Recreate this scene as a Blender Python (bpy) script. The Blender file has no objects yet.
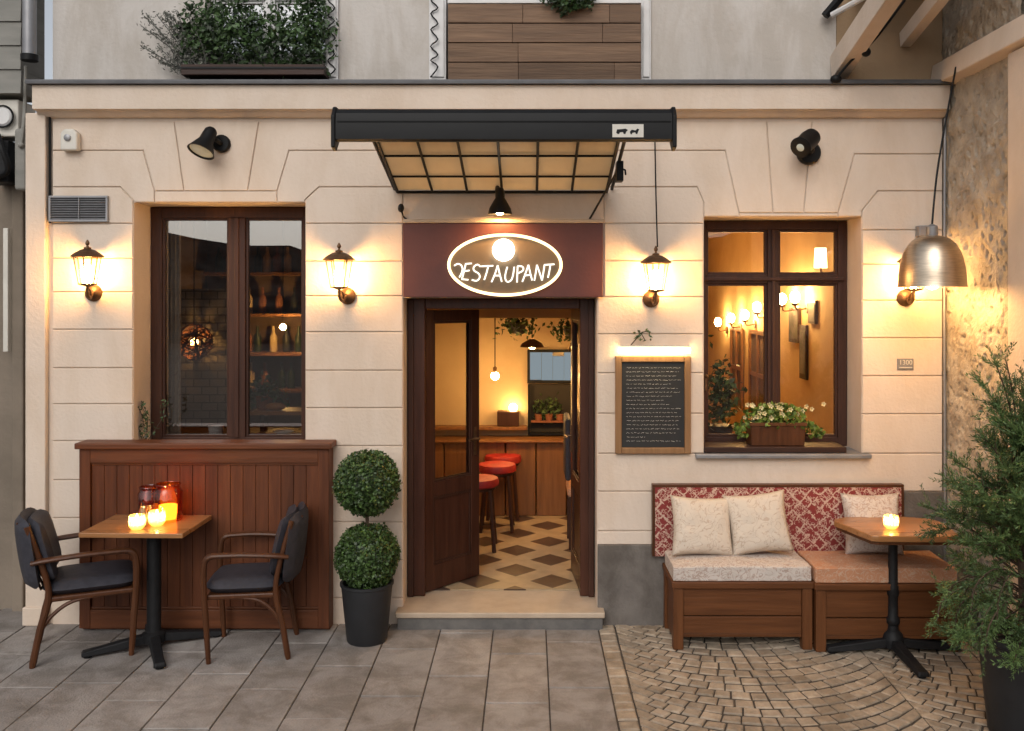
import bpy, bmesh, math, random
from mathutils import Vector, Matrix, noise
random.seed(7)
R = math.radians
scene = bpy.context.scene
col = scene.collection
CAM = Vector((0, -6.0, 2.15)); F = 918.0; CX, CY = 530.0, 295.0

def P(px, py, Y):
    """measured photo position -> world point at depth Y"""
    d = Y - CAM.y
    return Vector(((px - CX) * d / F, Y, CAM.z + (CY - py) * d / F))
def PX(px, Y): return P(px, 0, Y).x
def PZ(py, Y): return P(0, py, Y).z

# ------------------------------------------------------------------ materials
def mat(name, c1, c2=None, scale=8, rough=.6, bump=0, bscale=None, metal=0, stretch=(1, 1, 1), tone=0, detail=5,
        coat=0, rrange=0, lo=.35, hi=.65, spec=.5, stain=0, stain_scale=(3, 3, .5)):
    m = bpy.data.materials.new(name); m.use_nodes = True
    nt = m.node_tree; N = nt.nodes; L = nt.links
    b = N['Principled BSDF']
    b.inputs['Roughness'].default_value = rough; b.inputs['Metallic'].default_value = metal
    b.inputs['Specular IOR Level'].default_value = spec
    if coat: b.inputs['Coat Weight'].default_value = coat; b.inputs['Coat Roughness'].default_value = .15
    tc = N.new('ShaderNodeTexCoord'); mp = N.new('ShaderNodeMapping')
    mp.inputs['Scale'].default_value = stretch
    L.new(tc.outputs['Object'], mp.inputs['Vector'])
    out = None
    if c2 is None:
        c2 = tuple(c * .82 for c in c1)
    nz = N.new('ShaderNodeTexNoise'); nz.inputs['Scale'].default_value = scale; nz.inputs['Detail'].default_value = detail
    nz.inputs['Roughness'].default_value = .6
    L.new(mp.outputs['Vector'], nz.inputs['Vector'])
    cr = N.new('ShaderNodeValToRGB')
    cr.color_ramp.elements[0].position = lo; cr.color_ramp.elements[1].position = hi
    cr.color_ramp.elements[0].color = (*c2, 1); cr.color_ramp.elements[1].color = (*c1, 1)
    L.new(nz.outputs['Fac'], cr.inputs['Fac'])
    out = cr.outputs['Color']
    if tone:
        at = N.new('ShaderNodeAttribute'); at.attribute_name = 'tone'
        mr = N.new('ShaderNodeMapRange'); mr.inputs['To Min'].default_value = 1 - tone; mr.inputs['To Max'].default_value = 1 + tone
        L.new(at.outputs['Fac'], mr.inputs['Value'])
        mx = N.new('ShaderNodeMix'); mx.data_type = 'RGBA'; mx.blend_type = 'MULTIPLY'; mx.inputs['Factor'].default_value = 1
        L.new(out, mx.inputs[6]); L.new(mr.outputs['Result'], mx.inputs[7])
        out = mx.outputs[2]
    if stain:
        m3 = N.new('ShaderNodeMapping'); m3.inputs['Scale'].default_value = stain_scale; L.new(tc.outputs['Object'], m3.inputs['Vector'])
        n3 = N.new('ShaderNodeTexNoise'); n3.inputs['Scale'].default_value = 1; n3.inputs['Detail'].default_value = 9; n3.inputs['Roughness'].default_value = .68
        n3.inputs['Distortion'].default_value = .4; L.new(m3.outputs['Vector'], n3.inputs['Vector'])
        c3 = N.new('ShaderNodeValToRGB'); c3.color_ramp.elements[0].position = .40; c3.color_ramp.elements[1].position = .58
        q = 1 - stain; c3.color_ramp.elements[0].color = (q, q * .97, q * .93, 1); c3.color_ramp.elements[1].color = (1, 1, 1, 1)
        L.new(n3.outputs['Fac'], c3.inputs['Fac'])
        mx3 = N.new('ShaderNodeMix'); mx3.data_type = 'RGBA'; mx3.blend_type = 'MULTIPLY'; mx3.inputs['Factor'].default_value = 1
        L.new(out, mx3.inputs[6]); L.new(c3.outputs[0], mx3.inputs[7]); out = mx3.outputs[2]
    L.new(out, b.inputs['Base Color'])
    if rrange:
        mr2 = N.new('ShaderNodeMapRange'); mr2.inputs['To Min'].default_value = max(.02, rough - rrange); mr2.inputs['To Max'].default_value = min(1, rough + rrange)
        L.new(nz.outputs['Fac'], mr2.inputs['Value']); L.new(mr2.outputs['Result'], b.inputs['Roughness'])
    if bump:
        n2 = N.new('ShaderNodeTexNoise'); n2.inputs['Scale'].default_value = bscale or scale * 4; n2.inputs['Detail'].default_value = 6
        L.new(mp.outputs['Vector'], n2.inputs['Vector'])
        bp = N.new('ShaderNodeBump'); bp.inputs['Strength'].default_value = bump; bp.inputs['Distance'].default_value = .01
        L.new(n2.outputs['Fac'], bp.inputs['Height']); L.new(bp.outputs['Normal'], b.inputs['Normal'])
    m['base'] = 1
    return m

def emit(name, c, s):
    m = bpy.data.materials.new(name); m.use_nodes = True
    nt = m.node_tree; nt.nodes.clear()
    e = nt.nodes.new('ShaderNodeEmission'); o = nt.nodes.new('ShaderNodeOutputMaterial')
    e.inputs['Color'].default_value = (*c, 1); e.inputs['Strength'].default_value = s
    nt.links.new(e.outputs[0], o.inputs['Surface'])
    return m

def glass(name, tint=(1, 1, 1), base=.04, k=1.0, rough=0.0):
    m = bpy.data.materials.new(name); m.use_nodes = True
    nt = m.node_tree; nt.nodes.clear(); N = nt.nodes; L = nt.links
    t = N.new('ShaderNodeBsdfTransparent'); t.inputs[0].default_value = (*tint, 1)
    g = N.new('ShaderNodeBsdfGlossy'); g.inputs['Roughness'].default_value = rough
    lw = N.new('ShaderNodeLayerWeight'); lw.inputs['Blend'].default_value = .5
    fr = N.new('ShaderNodeMath'); fr.operation = 'POWER'; fr.inputs[1].default_value = 4; L.new(lw.outputs['Facing'], fr.inputs[0])
    ma = N.new('ShaderNodeMath'); ma.operation = 'MULTIPLY_ADD'; ma.inputs[1].default_value = k; ma.inputs[2].default_value = base
    mx = N.new('ShaderNodeMixShader'); o = N.new('ShaderNodeOutputMaterial')
    L.new(fr.outputs[0], ma.inputs[0]); L.new(ma.outputs[0], mx.inputs[0]); L.new(t.outputs[0], mx.inputs[1]); L.new(g.outputs[0], mx.inputs[2])
    L.new(mx.outputs[0], o.inputs['Surface'])
    return m

def wood(name, c1, c2, rough=.5, axis='z', grain=9, tone=0, coat=0, bump=.2, spec=.3):
    st = {'z': (1, 1, .07), 'x': (.07, 1, 1), 'y': (1, .07, 1)}[axis]
    return mat(name, c1, c2, scale=grain * 3, rough=rough, bump=bump, bscale=grain * 9, stretch=st, tone=tone, coat=coat, rrange=.1, lo=.3, hi=.7, spec=spec)

M = {}
M['stucco'] = mat('cream_stucco', (.705, .595, .495), (.655, .545, .45), scale=2.2, rough=.85, bump=.35, bscale=45, detail=8, lo=.25, hi=.7, stain=.07, stain_scale=(2.6, 2.6, 1.0))
M['stucco_grey'] = mat('weathered_grey_stucco', (.60, .56, .52), (.51, .475, .44), scale=1.6, rough=.9, bump=.35, bscale=40, detail=9, lo=.3, hi=.7, stain=.16, stain_scale=(4, 4, 1.2))
M['stucco_shaded'] = mat('shaded_tan_stucco', (.36, .25, .15), (.29, .20, .12), scale=2, rough=.9, bump=.3, bscale=40)  # overhang's shade on the upper wall put into the base colour
M['plinth'] = mat('grey_plinth_stone', (.175, .155, .138), (.125, .11, .098), scale=5, rough=.8, bump=.5, bscale=60, detail=9, stain=.3, stain_scale=(5, 5, 2.5))
M['flash'] = mat('lead_flashing', (.10, .10, .105), (.07, .07, .075), scale=6, rough=.55, metal=.3, bump=.1)
M['darkwood'] = wood('dark_stained_wood', (.060, .024, .014), (.034, .013, .008), axis='z')
M['darkwood_x'] = wood('dark_stained_rail', (.050, .022, .014), (.028, .012, .008), axis='x')
M['doorwood'] = wood('mahogany_door', (.075, .027, .015), (.042, .015, .009), rough=.36, axis='z')
M['boxwood'] = wood('red_brown_boarding', (.14, .043, .015), (.075, .022, .008), rough=.55, axis='z', tone=.2)
M['boxwood_x'] = wood('red_brown_rail', (.15, .048, .017), (.085, .027, .010), rough=.5, axis='x')
M['benchwood'] = wood('honey_brown_bench_wood', (.14, .050, .016), (.08, .028, .009), rough=.5, axis='x')
M['benchwood_z'] = wood('honey_brown_bench_post', (.15, .055, .018), (.085, .03, .01), rough=.5, axis='z')
M['tabletop'] = wood('oak_table_top', (.40, .19, .075), (.27, .12, .042), rough=.3, axis='x', coat=.3)
M['chairwood'] = wood('walnut_chair_wood', (.10, .036, .014), (.055, .02, .008), rough=.38, axis='z')
M['plankwood'] = wood('weathered_plank', (.22, .14, .09), (.12, .075, .05), rough=.75, axis='x', coat=0, tone=.3, bump=.5)
M['barwood'] = wood('bar_panelling', (.25, .115, .045), (.16, .07, .028), rough=.4, axis='z')
M['leather'] = mat('charcoal_leather', (.046, .045, .056), (.032, .032, .040), scale=30, rough=.55, bump=.25, bscale=160, spec=.3)
M['iron'] = mat('black_cast_iron', (.014, .014, .015), (.009, .009, .01), scale=20, rough=.55, spec=.25, bump=.15, bscale=80)
M['blackmetal'] = mat('black_painted_metal', (.0065, .007, .008), (.005, .005, .0055), scale=6, rough=.5, bump=.05, spec=.22)
M['bronze'] = mat('aged_bronze', (.17, .095, .048), (.09, .05, .027), scale=25, rough=.45, metal=.7, bump=.15)
M['whitemetal'] = mat('white_painted_metal', (.72, .71, .70), (.62, .61, .60), scale=5, rough=.5)
M['greymetal'] = mat('grey_metal', (.30, .30, .31), (.24, .24, .25), scale=8, rough=.45, metal=.5)
M['plasticwhite'] = mat('off_white_plastic', (.66, .63, .56), (.58, .55, .49), scale=6, rough=.5)
M['brass'] = mat('brushed_brass', (.66, .55, .42), (.50, .41, .31), scale=14, rough=.34, metal=1, stretch=(1, 1, 12), bump=.04)
M['signboard'] = mat('maroon_sign_paint', (.095, .024, .018), (.075, .018, .014), scale=3, rough=.5, bump=.08, bscale=50)
M['signplate'] = mat('tan_sign_plate', (.20, .135, .075), (.16, .108, .06), scale=4, rough=.6)
M['chalkboard'] = mat('chalkboard', (.016, .016, .016), (.024, .024, .023), scale=5, rough=.75)
M['chalk'] = mat('chalk_writing', (.75, .73, .70), (.36, .35, .34), scale=60, rough=.9)
M['potblack'] = mat('charcoal_planter', (.018, .019, .022), (.013, .014, .016), scale=10, rough=.55, bump=.08)
M['soil'] = mat('potting_soil', (.03, .02, .014), (.015, .01, .008), scale=40, rough=1, bump=.8)
M['boxleaf'] = mat('boxwood_leaves', (.058, .105, .024), (.028, .06, .014), scale=14, rough=.5, tone=.55)
M['fir'] = mat('conifer_needles', (.105, .17, .052), (.05, .095, .03), scale=7, rough=.55, tone=.6)
M['leaf_dark'] = mat('dark_bush_leaves', (.058, .105, .034), (.026, .055, .018), scale=9, rough=.5, tone=.6)
M['leaf_grey'] = mat('silver_grey_leaves', (.21, .21, .18), (.14, .145, .125), scale=9, rough=.7, tone=.4)
M['leaf_bright'] = mat('bright_flower_leaves', (.16, .23, .035), (.07, .12, .02), scale=20, rough=.5, tone=.5)
M['oakframe'] = wood('oak_menu_frame', (.30, .165, .075), (.20, .105, .045), rough=.5, axis='z')
M['petal'] = mat('cream_petals', (.75, .68, .40), (.6, .5, .25), scale=30, rough=.6)
M['bark'] = mat('brown_bark', (.085, .055, .035), (.05, .032, .02), scale=30, rough=.9, bump=.5)
M['terracotta'] = mat('terracotta', (.27, .10, .05), (.2, .07, .036), scale=9, rough=.8, bump=.2)
M['red'] = mat('red_upholstery', (.42, .022, .018), (.30, .015, .013), scale=20, rough=.55, bump=.1)
M['redcan'] = mat('red_gloss', (.5, .02, .015), rough=.35)
M['warmwall'] = mat('warm_interior_plaster', (.52, .36, .19), (.45, .30, .15), scale=2, rough=.85, bump=.15, bscale=40)
M['paleplaster'] = mat('pale_interior_plaster', (.58, .44, .27), (.50, .37, .22), scale=2, rough=.85, bump=.15, bscale=40)
M['ochre'] = mat('ochre_interior_plaster', (.66, .47, .25), (.58, .40, .20), scale=2.5, rough=.85, bump=.15, bscale=40)
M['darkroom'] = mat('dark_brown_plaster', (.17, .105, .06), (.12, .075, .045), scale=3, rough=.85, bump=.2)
M['wax'] = mat('candle_wax', (.8, .72, .5), rough=.5)
M['step'] = mat('limestone_step', (.50, .40, .30), (.40, .31, .23), scale=5, rough=.6, bump=.15, bscale=60, detail=8)
M['stepdark'] = mat('step_riser', (.15, .14, .13), (.10, .095, .09), scale=10, rough=.8, bump=.3)
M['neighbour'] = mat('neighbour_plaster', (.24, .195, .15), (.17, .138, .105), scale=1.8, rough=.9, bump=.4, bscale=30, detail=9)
M['siding'] = mat('grey_green_siding', (.26, .25, .225), (.20, .195, .175), scale=3, rough=.75, bump=.15, stretch=(1, 1, 4))
M['slab'] = mat('paving_slab', (.335, .305, .282), (.265, .24, .222), scale=7, rough=.72, bump=.5, bscale=80, tone=.14, detail=10, lo=.3, hi=.7, stain=.34, stain_scale=(4.5, 4.5, 4.5))
M['cobble'] = mat('granite_sett', (.42, .345, .262), (.29, .235, .178), scale=16, rough=.68, bump=.5, bscale=60, tone=.2, detail=8, stain=.25, stain_scale=(3, 3, 3))
M['earth'] = mat('joint_sand', (.075, .062, .05), (.045, .037, .03), scale=30, rough=1, bump=.6, bscale=120)
M['hill'] = mat('dark_hillside', (.13, .115, .10), (.035, .034, .03), scale=.55, rough=1, stretch=(1, 1, 3), lo=.42, hi=.58)
M['lampglow'] = emit('lantern_bulb_glow', (1, .55, .19), 280)
M['globeglow'] = emit('interior_globe_glow', (1, .60, .22), 260)
M['pendantglow'] = emit('pendant_bulb_glow', (1, .58, .20), 270)
M['flame'] = emit('candle_flame_glow', (1, .58, .16), 260)
M['waxglow'] = emit('backlit_wax_glow', (1, .52, .12), 5)
M['neon'] = emit('neon_tube_glow', (1, .74, .38), 2.6)
M['neonwhite'] = emit('white_letter_glow', (1, .93, .80), 1.7)
M['disc'] = emit('bright_disc_glow', (1, .93, .80), 7)
M['striplight'] = emit('menu_lamp_glow', (1, .70, .32), 22)
M['screen'] = emit('screen_glow', (.55, .66, .72), .32)
M['lampglass'] = glass('lantern_glass', (1, .97, .92), .03, .7)
M['pane'] = glass('window_glass', (.93, .93, .92), .06, 1.0)
M['pane_dark'] = glass('reflecting_window_glass', (.78, .77, .76), .20, 1.0)
M['jar'] = glass('amber_jar_glass', (.98, .55, .26), .06, 1.2)
M['clearglass'] = glass('clear_glass', (.96, .95, .93), .05, 1.2)
M['canopyglass'] = None

def node_mat(name, fn, rough=.8):
    m = bpy.data.materials.new(name); m.use_nodes = True
    nt = m.node_tree
    fn(nt, nt.nodes, nt.links, nt.nodes['Principled BSDF'])
    nt.nodes['Principled BSDF'].inputs['Roughness'].default_value = rough
    return m

def _math(N, L, op, a, b=None):
    n = N.new('ShaderNodeMath'); n.operation = op
    for i, v in enumerate((a, b)):
        if v is None: continue
        if isinstance(v, (int, float)): n.inputs[i].default_value = v
        else: L.new(v, n.inputs[i])
    return n.outputs[0]

def fabric_red(nt, N, L, b):
    tc = N.new('ShaderNodeTexCoord'); sx = N.new('ShaderNodeSeparateXYZ')
    nz = N.new('ShaderNodeTexNoise'); nz.inputs['Scale'].default_value = 16; nz.inputs['Detail'].default_value = 3
    L.new(tc.outputs['Object'], nz.inputs['Vector'])
    L.new(tc.outputs['Object'], sx.inputs[0])
    wob = _math(N, L, 'MULTIPLY', _math(N, L, 'SUBTRACT', nz.outputs['Fac'], .5), .05)
    def lines(sign, per, w):
        s = _math(N, L, 'ADD' if sign > 0 else 'SUBTRACT', sx.outputs[0], sx.outputs[2])
        s = _math(N, L, 'ADD', s, wob)
        f = _math(N, L, 'FRACT', _math(N, L, 'MULTIPLY', s, 1 / per))
        return _math(N, L, 'LESS_THAN', _math(N, L, 'ABSOLUTE', _math(N, L, 'SUBTRACT', f, .5)), w)
    a = _math(N, L, 'MAXIMUM', lines(1, .088, .075), lines(-1, .088, .075))
    v = N.new('ShaderNodeTexVoronoi'); v.inputs['Scale'].default_value = 62; v.feature = 'DISTANCE_TO_EDGE'
    L.new(tc.outputs['Object'], v.inputs['Vector'])
    speck = _math(N, L, 'LESS_THAN', v.outputs['Distance'], .10)
    n3 = N.new('ShaderNodeTexNoise'); n3.inputs['Scale'].default_value = 30; L.new(tc.outputs['Object'], n3.inputs['Vector'])
    speck = _math(N, L, 'MULTIPLY', speck, _math(N, L, 'GREATER_THAN', n3.outputs['Fac'], .48))
    n4 = N.new('ShaderNodeTexNoise'); n4.inputs['Scale'].default_value = 45; n4.inputs['Detail'].default_value = 2; L.new(tc.outputs['Object'], n4.inputs['Vector'])
    a = _math(N, L, 'MULTIPLY', a, _math(N, L, 'GREATER_THAN', n4.outputs['Fac'], .44))
    fac = _math(N, L, 'MAXIMUM', a, _math(N, L, 'MULTIPLY', speck, .8))
    mx = N.new('ShaderNodeMix'); mx.data_type = 'RGBA'
    mx.inputs[6].default_value = (.21, .028, .025, 1); mx.inputs[7].default_value = (.52, .36, .28, 1)
    L.new(fac, mx.inputs['Factor']); L.new(mx.outputs[2], b.inputs['Base Color'])
    bp = N.new('ShaderNodeBump'); bp.inputs['Strength'].default_value = .3; bp.inputs['Distance'].default_value = .004
    L.new(fac, bp.inputs['Height']); L.new(bp.outputs[0], b.inputs['Normal'])
M['fabric_red'] = node_mat('red_lattice_upholstery', fabric_red, .9)

def fabric_print(base, ink, scale, amount):
    def fn(nt, N, L, b):
        tc = N.new('ShaderNodeTexCoord')
        nz = N.new('ShaderNodeTexNoise'); nz.inputs['Scale'].default_value = scale; nz.inputs['Detail'].default_value = 2; nz.inputs['Distortion'].default_value = 2.2
        L.new(tc.outputs['Object'], nz.inputs['Vector'])
        band = _math(N, L, 'LESS_THAN', _math(N, L, 'ABSOLUTE', _math(N, L, 'SUBTRACT', nz.outputs['Fac'], .5)), amount)
        mx = N.new('ShaderNodeMix'); mx.data_type = 'RGBA'
        mx.inputs[6].default_value = (*base, 1); mx.inputs[7].default_value = (*ink, 1)
        L.new(_math(N, L, 'MULTIPLY', band, .7), mx.inputs['Factor']); L.new(mx.outputs[2], b.inputs['Base Color'])
        n2 = N.new('ShaderNodeTexNoise'); n2.inputs['Scale'].default_value = 14; n2.inputs['Detail'].default_value = 4
        L.new(tc.outputs['Object'], n2.inputs['Vector'])
        bp = N.new('ShaderNodeBump'); bp.inputs['Strength'].default_value = .5; bp.inputs['Distance'].default_value = .02
        L.new(n2.outputs['Fac'], bp.inputs['Height']); L.new(bp.outputs[0], b.inputs['Normal'])
    return fn
M['pillow'] = node_mat('cream_printed_cotton', fabric_print((.60, .52, .43), (.44, .33, .25), 11, .02), .9)
M['cushion'] = node_mat('pale_printed_seat_cloth', fabric_print((.56, .50, .45), (.36, .25, .20), 17, .035), .9)
M['cushion_lamplit_tan'] = node_mat('lamplit_tan_seat_cloth', fabric_print((.46, .22, .12), (.50, .36, .26), 17, .03), .9)  # orange lamplight put into the pale printed cloth; dining chair seat shares it

def diamond_floor(nt, N, L, b):
    tc = N.new('ShaderNodeTexCoord'); mp = N.new('ShaderNodeMapping')
    mp.inputs['Rotation'].default_value = (0, 0, R(45)); mp.inputs['Scale'].default_value = (1, 1, 0)
    L.new(tc.outputs['Object'], mp.inputs['Vector'])
    sx = N.new('ShaderNodeSeparateXYZ'); L.new(mp.outputs[0], sx.inputs[0])
    def f(o): return _math(N, L, 'LESS_THAN', _math(N, L, 'FRACT', _math(N, L, 'MULTIPLY', o, 1 / .37)), .60)
    fac = _math(N, L, 'MULTIPLY', f(sx.outputs[0]), f(sx.outputs[1]))
    nz = N.new('ShaderNodeTexNoise'); nz.inputs['Scale'].default_value = 9; nz.inputs['Detail'].default_value = 6
    L.new(tc.outputs['Object'], nz.inputs['Vector'])
    mx = N.new('ShaderNodeMix'); mx.data_type = 'RGBA'; mx.inputs[6].default_value = (.52, .39, .24, 1); mx.inputs[7].default_value = (.10, .06, .042, 1)
    L.new(fac, mx.inputs['Factor'])
    m2 = N.new('ShaderNodeMix'); m2.data_type = 'RGBA'; m2.blend_type = 'MULTIPLY'; m2.inputs['Factor'].default_value = .5
    L.new(mx.outputs[2], m2.inputs[6]); L.new(nz.outputs['Fac'], m2.inputs[7]); L.new(m2.outputs[2], b.inputs['Base Color'])
M['diamond'] = node_mat('diamond_tile_floor', diamond_floor, .38)

def roughcast(nt, N, L, b):
    tc = N.new('ShaderNodeTexCoord')
    nz = N.new('ShaderNodeTexNoise'); nz.inputs['Scale'].default_value = 7; nz.inputs['Detail'].default_value = 9
    L.new(tc.outputs['Object'], nz.inputs['Vector'])
    cr = N.new('ShaderNodeValToRGB'); cr.color_ramp.elements[0].position = .3; cr.color_ramp.elements[1].position = .7
    cr.color_ramp.elements[0].color = (.29, .25, .20, 1); cr.color_ramp.elements[1].color = (.48, .425, .35, 1)
    L.new(nz.outputs['Fac'], cr.inputs['Fac'])
    L.new(cr.outputs[0], b.inputs['Base Color'])
    n2 = N.new('ShaderNodeTexNoise'); n2.inputs['Scale'].default_value = 55; n2.inputs['Detail'].default_value = 6
    L.new(tc.outputs['Object'], n2.inputs['Vector'])
    bp = N.new('ShaderNodeBump'); bp.inputs['Strength'].default_value = .8; bp.inputs['Distance'].default_value = .012
    L.new(n2.outputs['Fac'], bp.inputs['Height']); L.new(bp.outputs[0], b.inputs['Normal'])
M['roughcast'] = node_mat('pitted_roughcast', roughcast, .95)

def canopy_panel(nt, N, L, b):
    b.inputs['Roughness'].default_value = .5
    tr = N.new('ShaderNodeBsdfTranslucent'); tr.inputs[0].default_value = (.90, .78, .58, 1)
    mx = N.new('ShaderNodeMixShader'); mx.inputs[0].default_value = .5
    L.new(b.outputs[0], mx.inputs[1]); L.new(tr.outputs[0], mx.inputs[2])
    L.new(mx.outputs[0], N['Material Output'].inputs['Surface'])
    nz = N.new('ShaderNodeTexNoise'); nz.inputs['Scale'].default_value = 6; nz.inputs['Detail'].default_value = 6
    cr = N.new('ShaderNodeValToRGB'); cr.color_ramp.elements[0].color = (.62, .50, .34, 1); cr.color_ramp.elements[1].color = (.80, .68, .49, 1)
    L.new(nz.outputs['Fac'], cr.inputs['Fac']); L.new(cr.outputs[0], b.inputs['Base Color'])
M['canopyglass'] = node_mat('frosted_canopy_panel', canopy_panel, .5)

def bricks(nt, N, L, b):
    tc = N.new('ShaderNodeTexCoord'); mp = N.new('ShaderNodeMapping'); mp.inputs['Rotation'].default_value = (R(90), 0, 0)
    L.new(tc.outputs['Object'], mp.inputs['Vector'])
    br = N.new('ShaderNodeTexBrick'); br.inputs['Scale'].default_value = 4
    br.inputs['Color1'].default_value = (.22, .19, .16, 1); br.inputs['Color2'].default_value = (.14, .12, .10, 1); br.inputs['Mortar'].default_value = (.06, .05, .045, 1)
    L.new(mp.outputs[0], br.inputs['Vector']); L.new(br.outputs['Color'], b.inputs['Base Color'])
M['brick'] = node_mat('grey_brick', bricks, .9)

# ------------------------------------------------------------------ mesh helpers
def new(): return bmesh.new()
def box(bm, x0, x1, y0, y1, z0, z1, mx=None):
    vs = [bm.verts.new(v) for v in ((x0, y0, z0), (x1, y0, z0), (x1, y1, z0), (x0, y1, z0), (x0, y0, z1), (x1, y0, z1), (x1, y1, z1), (x0, y1, z1))]
    if mx is not None:
        for v in vs: v.co = mx @ v.co
    for f in ((0, 3, 2, 1), (4, 5, 6, 7), (0, 1, 5, 4), (1, 2, 6, 5), (2, 3, 7, 6), (3, 0, 4, 7)):
        bm.faces.new([vs[i] for i in f])
    return vs
def tube(bm, pts, r, n=8, cap=True, flat=None):
    pts = [Vector(p) for p in pts]; rings = []
    rr = r if isinstance(r, (list, tuple)) else [r] * len(pts)
    up = None
    for i, p in enumerate(pts):
        t = (pts[min(i + 1, len(pts) - 1)] - pts[max(i - 1, 0)])
        if t.length < 1e-9: t = Vector((0, 0, 1))
        t.normalize()
        if up is None:
            up = Vector((0, 0, 1)) if abs(t.z) < .9 else Vector((1, 0, 0))
        a = t.cross(up)
        if a.length < 1e-4: a = t.cross(Vector((0, 1, 0)))
        a.normalize(); b = a.cross(t).normalized(); up = b
        sa, sb = (1, 1) if flat is None else flat
        rings.append([bm.verts.new(p + (a * math.cos(2 * math.pi * k / n) * sa + b * math.sin(2 * math.pi * k / n) * sb) * rr[i]) for k in range(n)])
    for i in range(len(rings) - 1):
        for k in range(n):
            bm.faces.new((rings[i][k], rings[i][(k + 1) % n], rings[i + 1][(k + 1) % n], rings[i + 1][k]))
    if cap:
        bm.faces.new(rings[0]); bm.faces.new(rings[-1][::-1])
def loop_tube(bm, pts, r, n=8):
    pts = [Vector(p) for p in pts]; K = len(pts); rings = []
    for i, p in enumerate(pts):
        t = (pts[(i + 1) % K] - pts[i - 1]).normalized(); b = Vector((0, 1, 0)); a = t.cross(b).normalized()
        rings.append([bm.verts.new(p + (a * math.cos(2 * math.pi * k / n) + b * math.sin(2 * math.pi * k / n)) * r) for k in range(n)])
    for i in range(K):
        for k in range(n):
            bm.faces.new((rings[i][k], rings[i][(k + 1) % n], rings[(i + 1) % K][(k + 1) % n], rings[(i + 1) % K][k]))
def lathe(bm, prof, c=(0, 0, 0), n=24, mx=None, closed=True):
    """prof: (r, z) pairs"""
    c = Vector(c); rings = []
    for r, z in prof:
        ring = []
        for k in range(n):
            v = Vector((r * math.cos(2 * math.pi * k / n), r * math.sin(2 * math.pi * k / n), z))
            if mx is not None: v = mx @ v
            ring.append(bm.verts.new(v + c))
        rings.append(ring)
    for i in range(len(rings) - 1):
        for k in range(n):
            bm.faces.new((rings[i][k], rings[i][(k + 1) % n], rings[i + 1][(k + 1) % n], rings[i + 1][k]))
    if closed:
        bm.faces.new(rings[0][::-1]); bm.faces.new(rings[-1])
def ball(bm, c, r, u=16, v=10, sc=(1, 1, 1)):
    mx = Matrix.Translation(Vector(c)) @ Matrix.Diagonal((r * sc[0], r * sc[1], r * sc[2], 1))
    bmesh.ops.create_uvsphere(bm, u_segments=u, v_segments=v, radius=1, matrix=mx)
def prism(bm, pts, y0, y1):
    """(x, z) outline extruded along Y"""
    a = [bm.verts.new((x, y0, z)) for x, z in pts]; b = [bm.verts.new((x, y1, z)) for x, z in pts]
    bm.faces.new(a); bm.faces.new(b[::-1])
    n = len(pts)
    for i in range(n): bm.faces.new((a[i], b[i], b[(i + 1) % n], a[(i + 1) % n]))
def hprism(bm, pts, z0, z1):
    a = [bm.verts.new((x, y, z0)) for x, y in pts]; b = [bm.verts.new((x, y, z1)) for x, y in pts]
    bm.faces.new(a[::-1]); bm.faces.new(b)
    n = len(pts)
    for i in range(n): bm.faces.new((a[i], a[(i + 1) % n], b[(i + 1) % n], b[i]))
def smoothpath(pts, n=6):
    pts = [Vector(p) for p in pts]; out = []
    for i in range(len(pts) - 1):
        p0 = pts[max(i - 1, 0)]; p1 = pts[i]; p2 = pts[i + 1]; p3 = pts[min(i + 2, len(pts) - 1)]
        for k in range(n):
            t = k / n
            out.append(.5 * ((2 * p1) + (p2 - p0) * t + (2 * p0 - 5 * p1 + 4 * p2 - p3) * t * t + (3 * p1 - p0 - 3 * p2 + p3) * t ** 3))
    out.append(pts[-1]); return out
def leaf(bm, c, size, tl, nrm=None, asp=.55, tv=None, direction=None):
    d = direction if direction is not None else Vector((random.gauss(0, 1), random.gauss(0, 1), random.gauss(0, 1)))
    d = d.normalized()
    s = Vector((random.gauss(0, 1), random.gauss(0, 1), random.gauss(0, 1))) if nrm is None else nrm + Vector((random.gauss(0, .5), random.gauss(0, .5), random.gauss(0, .5)))
    s = d.cross(s)
    if s.length < 1e-5: return
    s.normalize(); c = Vector(c)
    vs = [bm.verts.new(c - d * size * .5), bm.verts.new(c + s * size * asp * .5), bm.verts.new(c + d * size * .5), bm.verts.new(c - s * size * asp * .5)]
    f = bm.faces.new(vs)
    t = random.random() if tv is None else tv
    for l in f.loops: l[tl] = t
def tone_layer(bm): return bm.loops.layers.float.new('tone')
def set_tone(faces, tl, t):
    for f in faces:
        for l in f.loops: l[tl] = t

def root_loc(o):
    v = Vector((0, 0, 0))
    while o is not None: v += o.location; o = o.parent
    return v
def build(name, bm, m, parent=None, bevel=0, smooth=False, local=False, seg=2, angle=35):
    bmesh.ops.recalc_face_normals(bm, faces=bm.faces[:]) if not local == 'raw' else None
    me = bpy.data.meshes.new(name)
    if parent is not None and local is False:
        bmesh.ops.translate(bm, verts=bm.verts[:], vec=-root_loc(parent))
    bm.to_mesh(me); bm.free()
    me.materials.append(m)
    o = bpy.data.objects.new(name, me); col.objects.link(o)
    if parent is not None: o.parent = parent
    if smooth:
        me.polygons.foreach_set('use_smooth', [True] * len(me.polygons))
        me.set_sharp_from_angle(angle=R(angle))
    if bevel:
        b = o.modifiers.new('edge', 'BEVEL'); b.width = bevel; b.segments = seg; b.limit_method = 'ANGLE'; b.angle_limit = R(40)
        b.harden_normals = False
    return o
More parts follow.
